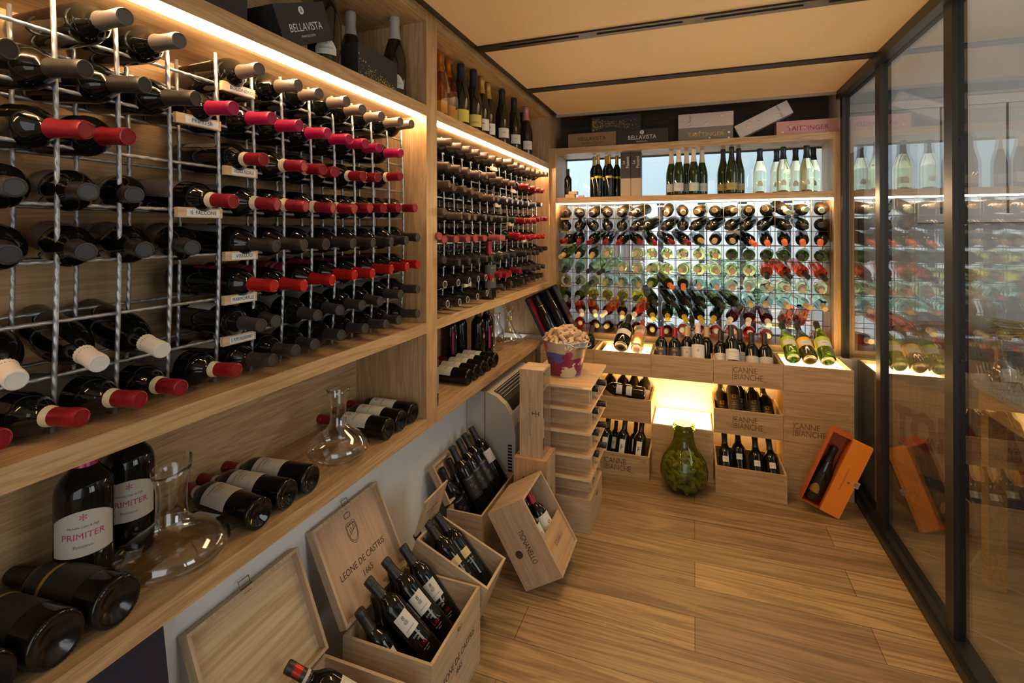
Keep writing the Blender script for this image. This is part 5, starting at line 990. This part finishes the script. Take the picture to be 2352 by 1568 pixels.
# fan coil heater
e = empty('fan_coil_unit', (-1.112, 2.346, .001)); tag(e, 'cream fan coil heater under the lower shelf', 'heater')
m_ac = plain('cream_enamel', (.50, .46, .40), .45); L_ = .60
prof = [(0, .04), (0, .618), (.06, .620), (.115, .618), (.165, .600), (.210, .565), (.245, .515), (.262, .460), (.268, .40), (.268, .04)]
mb = MB(); n = len(prof)
mb.add([(x, 0, z) for x, z in prof]+[(x, L_, z) for x, z in prof], [tuple(range(n))[::-1], tuple(range(n, 2*n))]+[(i, (i+1) % n, n+(i+1) % n, n+i) for i in range(n)])
mb.build('casing', m_ac, e)
mb = MB().box(.100, -.002, .03, .104, .002, .617); mb.build('side_seam', m_brn, e)
MB().box(.02, .01, 0, .25, L_-.01, .04).build('plinth', m_black, e)
sl = V((.245-.165, 0, .515-.600)).normalized(); nn = V((.085, 0, .08)).normalized(); p0 = V((.170, 0, .598))
gp_ = [(.135, .6125), (.166, .6005), (.211, .5655), (.240, .524)]
mb = MB()
for (xa, za), (xb, zb) in zip(gp_[:-1], gp_[1:]): mb.add([(xa+.001, .04, za+.002), (xb+.001, .04, zb+.002), (xb+.001, L_-.04, zb+.002), (xa+.001, L_-.04, za+.002)], [(0, 1, 2, 3)])
mb.build('air_outlet', m_black, e); mb = MB()
for t_ in (.1, .28, .46, .64): xa = .135+t_*.09; za = .6125-t_*.0; mb.tube([(.138+.085*t_, .04, .6155-.045*t_**1.4), (.138+.085*t_, L_-.04, .6155-.045*t_**1.4)], .0018, 5)
mb.build('outlet_slats', m_ac, e)
mb = MB()
for k in range(15): mb.box(.228, -.0015, .14+k*.0155, .250, .001, .149+k*.0155)
mb.build('side_vent', m_black, e)
# navy box under the shelf
nb = frame((-1.108, .215, .001), (0, 1, -.0), (1, 0, 0)); e = empty('storage_box', T=nb); tag(e, 'navy blue box under the lower shelf at the bottom left corner', 'box')
mb = MB(); mb.add([(0, 0, 0), (.575, 0, 0), (.515, .655, 0), (0, .655, 0), (0, 0, .05), (.575, 0, .05), (.515, .655, .05), (0, .655, .05)], [(0, 3, 2, 1), (4, 5, 6, 7), (0, 1, 5, 4), (1, 2, 6, 5), (2, 3, 7, 6), (3, 0, 4, 7)])
mb.build('panel', plain('navy_box', (.022, .022, .040), .6), e)
MB().lathe([(.013, .05), (.013, .0503)], 20).build('finger_hole', m_black, e).matrix_local = Matrix.Translation((.43, .52, 0))
# orange champagne box leaning by the glass
e1 = V((.929, -.118, -.350)); u1 = V((.344, -.062, .937)); OT = frame((.512, 2.911, .064), e1, e1.cross(u1)); e = empty('gift_box', T=OT)
tag(e, 'open orange presentation box with a dark sparkling bottle, leaning by the glass wall', 'box')
m_or = plain('orange_card', (.80, .24, .015), .45); m_ord = plain('burnt_orange_lining', (.42, .085, .012), .5)
W_, H_, D_ = .177, .404, .085; hw = W_*.5
MB().box(0, 0, -D_, hw, .004, 0).box(0, H_-.004, -D_, hw, H_, 0).box(0, .004, -D_, .004, H_-.004, 0).box(hw-.004, .004, -D_, hw, H_-.004, 0).box(.004, .004, -D_, hw-.004, H_-.004, -D_+.004).build('tray', m_ord, e)
MB().box(hw+.0005, 0, -.024, W_, H_, 0).build('lid', m_or, e)
MB().lathe([(.012, 0), (.012, .004)], 8).box(-.012, -.016, 0, .012, .016, .004).build('ribbon_tab', plain('beige_ribbon', (.50, .38, .28), .5), e).matrix_local = Matrix.Translation((W_+.001, H_*.50, -.002))
lettering(e, 'VEUVE CLICQUOT PONSARDIN', .0085, frame((hw+.036, H_*.5, .0007), (0, -1, 0), (0, 0, 1)), m_brn); MB().lathe([(.006, 0), (.006, .0007)], 14).build('emblem', m_brn, e).matrix_local = Matrix.Translation((hw+.058, H_*.48, 0))
vl = patch_mesh(.0443, .05, .105, .52, plain('antique_gold', (.45, .30, .08), .3, .7), 'vl', arch=.03, texts=(('======', .010, .075, m_brn, .8),))
bottle(OT @ frame((.044, .020, -.042), (-.25, 0, 1), (0, 1, 0)), 'cha', m_belg, CM['black'], [{'me': vl}, {'me': patch_mesh(.0225, .226, .238, 2.5, m_goldp, 'neck2'), 'n': 'gold_collar'}], scale=.93, label='dark sparkling bottle with gold oval label inside the orange box', seg=32)
# ================================================================== BAR ROOM BEYOND THE GLASS
m_bar = wood('barrel_oak', (.30, .20, .115), (.20, .13, .07), 'z', .8, .55); m_hoop = plain('grey_hoop', (.13, .125, .12), .5, .5); m_tor = plain('dark_red_stencil', (.13, .018, .018), .7)
e = empty('wine_barrel', (1.36, 3.20, 0)); tag(e, 'large oak wine barrel with dark red stencilled letters beyond the glass', 'barrel')
bp = [(.335, .0), (.345, .02), (.385, .22), (.405, .46), (.385, .70), (.345, .90), (.335, .92), (.315, .92), (.31, .905)]
MB().lathe(bp, 48).build('staves', m_bar, e, smooth=True, auto=True)
for z0, z1, r0, r1 in ((.02, .07, .349, .360), (.20, .255, .384, .392), (.68, .735, .3905, .381), (.85, .905, .358, .349)): MB().lathe([(r0, z0), (r0+.002, z0), (r1+.002, z1), (r1, z1)], 48, cap0=False, cap1=False).build('hoop', m_hoop, e)
mb = MB(); text_into(mb, 'TORMARESCA', .235, None, 0, 1.05, .60, bend=(.410, math.radians(-97), .46), bold=.010); mb.build('stencilled_letters', m_tor, e)
m_tw = wood('table_wood', (.42, .24, .10), (.30, .16, .06), 'y', .8, .45); m_slate = plain('grey_table_top', (.20, .20, .20), .25)
e = empty('bar_table', (1.09, 1.45, 0)); tag(e, 'high wooden table with dark top carrying wine glasses beyond the glass', 'table')
MB().box(0, 0, .795, .80, 1.15, .820).build('table_top', m_slate, e); MB().box(.015, .015, .70, .785, 1.145, .795).build('apron', m_tw, e)
for x, y in ((.02, 1.085), (.72, 1.085), (.02, .02), (.72, .02)): MB().box(x, y, 0, x+.055, y+.055, .70).build('leg', m_tw, e)
gp = [(.034, .0), (.0425, .035), (.0440, .055), (.038, .085), (.020, .108), (.0055, .118), (.0042, .125), (.0040, .195), (.008, .202), (.034, .207), (.034, .209), (.006, .208)]
gi = [(.0330, .0), (.0415, .035), (.0430, .055), (.037, .084), (.019, .106), (.0005, .112)]
gm = MB().lathe(gi[::-1]+gp+[(.0004, .2085)], 28, cap0=False, cap1=False).mesh('vessel', m_clear, True)
for i, (x, y) in enumerate(((1.14, 2.50), (1.20, 2.42), (1.17, 2.32), (1.26, 2.52), (1.28, 2.36), (1.34, 2.45), (1.22, 2.22), (1.38, 2.30), (1.40, 2.55))):
    e = empty('wine_glass', (x, y, .8205)); link('vessel', gm, e); tag(e, 'upturned wine glass on the grey bar table, %s from the glass wall' % ORD[i], 'glass', 'upturned wine glasses')
e = empty('plank_table', (1.20, 2.63, 0)); tag(e, 'weathered grey plank on legs behind the wine glasses', 'table')
MB().box(0, 0, .945, .95, .155, .985).build('plank', wood('grey_plank', (.24, .21, .18), (.15, .13, .11), 'x', .8, .7), e)
for x in (.55, .86): MB().box(x, .02, 0, x+.05, .07, .945).build('leg', m_tw, e)
for x in (.03,): MB().box(x, .10, 0, x+.03, .13, .945).build('leg', m_tw, e)
e = empty('wheat_sheaf', (1.45, 2.705, .986)); tag(e, 'dry tied wheat sheaf lying on the grey plank', 'dried plant')
rr = random.Random(3); mb = MB(); mh = MB()
for i in range(150):
    y0, z0 = rr.gauss(0, .022), abs(rr.gauss(.03, .016)); s = 1.9
    p = [(-.24, y0*1.6, max(.003, z0*1.3)), (0, y0*.6, .022+z0*.4), (.16, y0*1.8, .02+z0*1.4), (.26+.05*rr.random(), y0*3.2, .02+z0*2.6)]
    mb.tube(p, .0011, 3)
    q = V(p[-1]); d = V((.05, y0*.8, z0*.5)).normalized(); mh.lathe([(.0005, 0), (.004, .008), (.0045, .02), (.001, .038)], 5, T=frame(q, (0, 1, 0), d)); mh.tube([q+d*.03, q+d*.09+V((0, rr.gauss(0, .01), rr.gauss(0.01, .01)))], .0005, 3)
o1 = mb.build('stalks', plain('straw', (.34, .25, .12), .7), e); o1['kind'] = 'stuff'; o2 = mh.build('ears', plain('wheat_ear', (.28, .20, .10), .7), e); o2['kind'] = 'stuff'
MB().lathe([(.030, -.012), (.034, 0), (.030, .012)], 16, cap0=False, cap1=False).build('tie', m_tw, e).matrix_local = frame((.0, 0, .030), (0, 1, 0), (1, 0, 0))
# a bench of hanging cloth bags against the pillar
e = empty('cloth_bag', (1.30, 3.55, .92)); 
MB().lathe([(.02, 0), (.07, .01), (.085, .08), (.07, .18), (.03, .25), (.022, .27), (.045, .31), (.04, .33)], 20).build('sack', plain('linen', (.30, .25, .19), .9), e, smooth=True); e.location = (1.30, 3.10, .921)
tag(e, 'small tied linen bag standing on the barrel', 'bag')
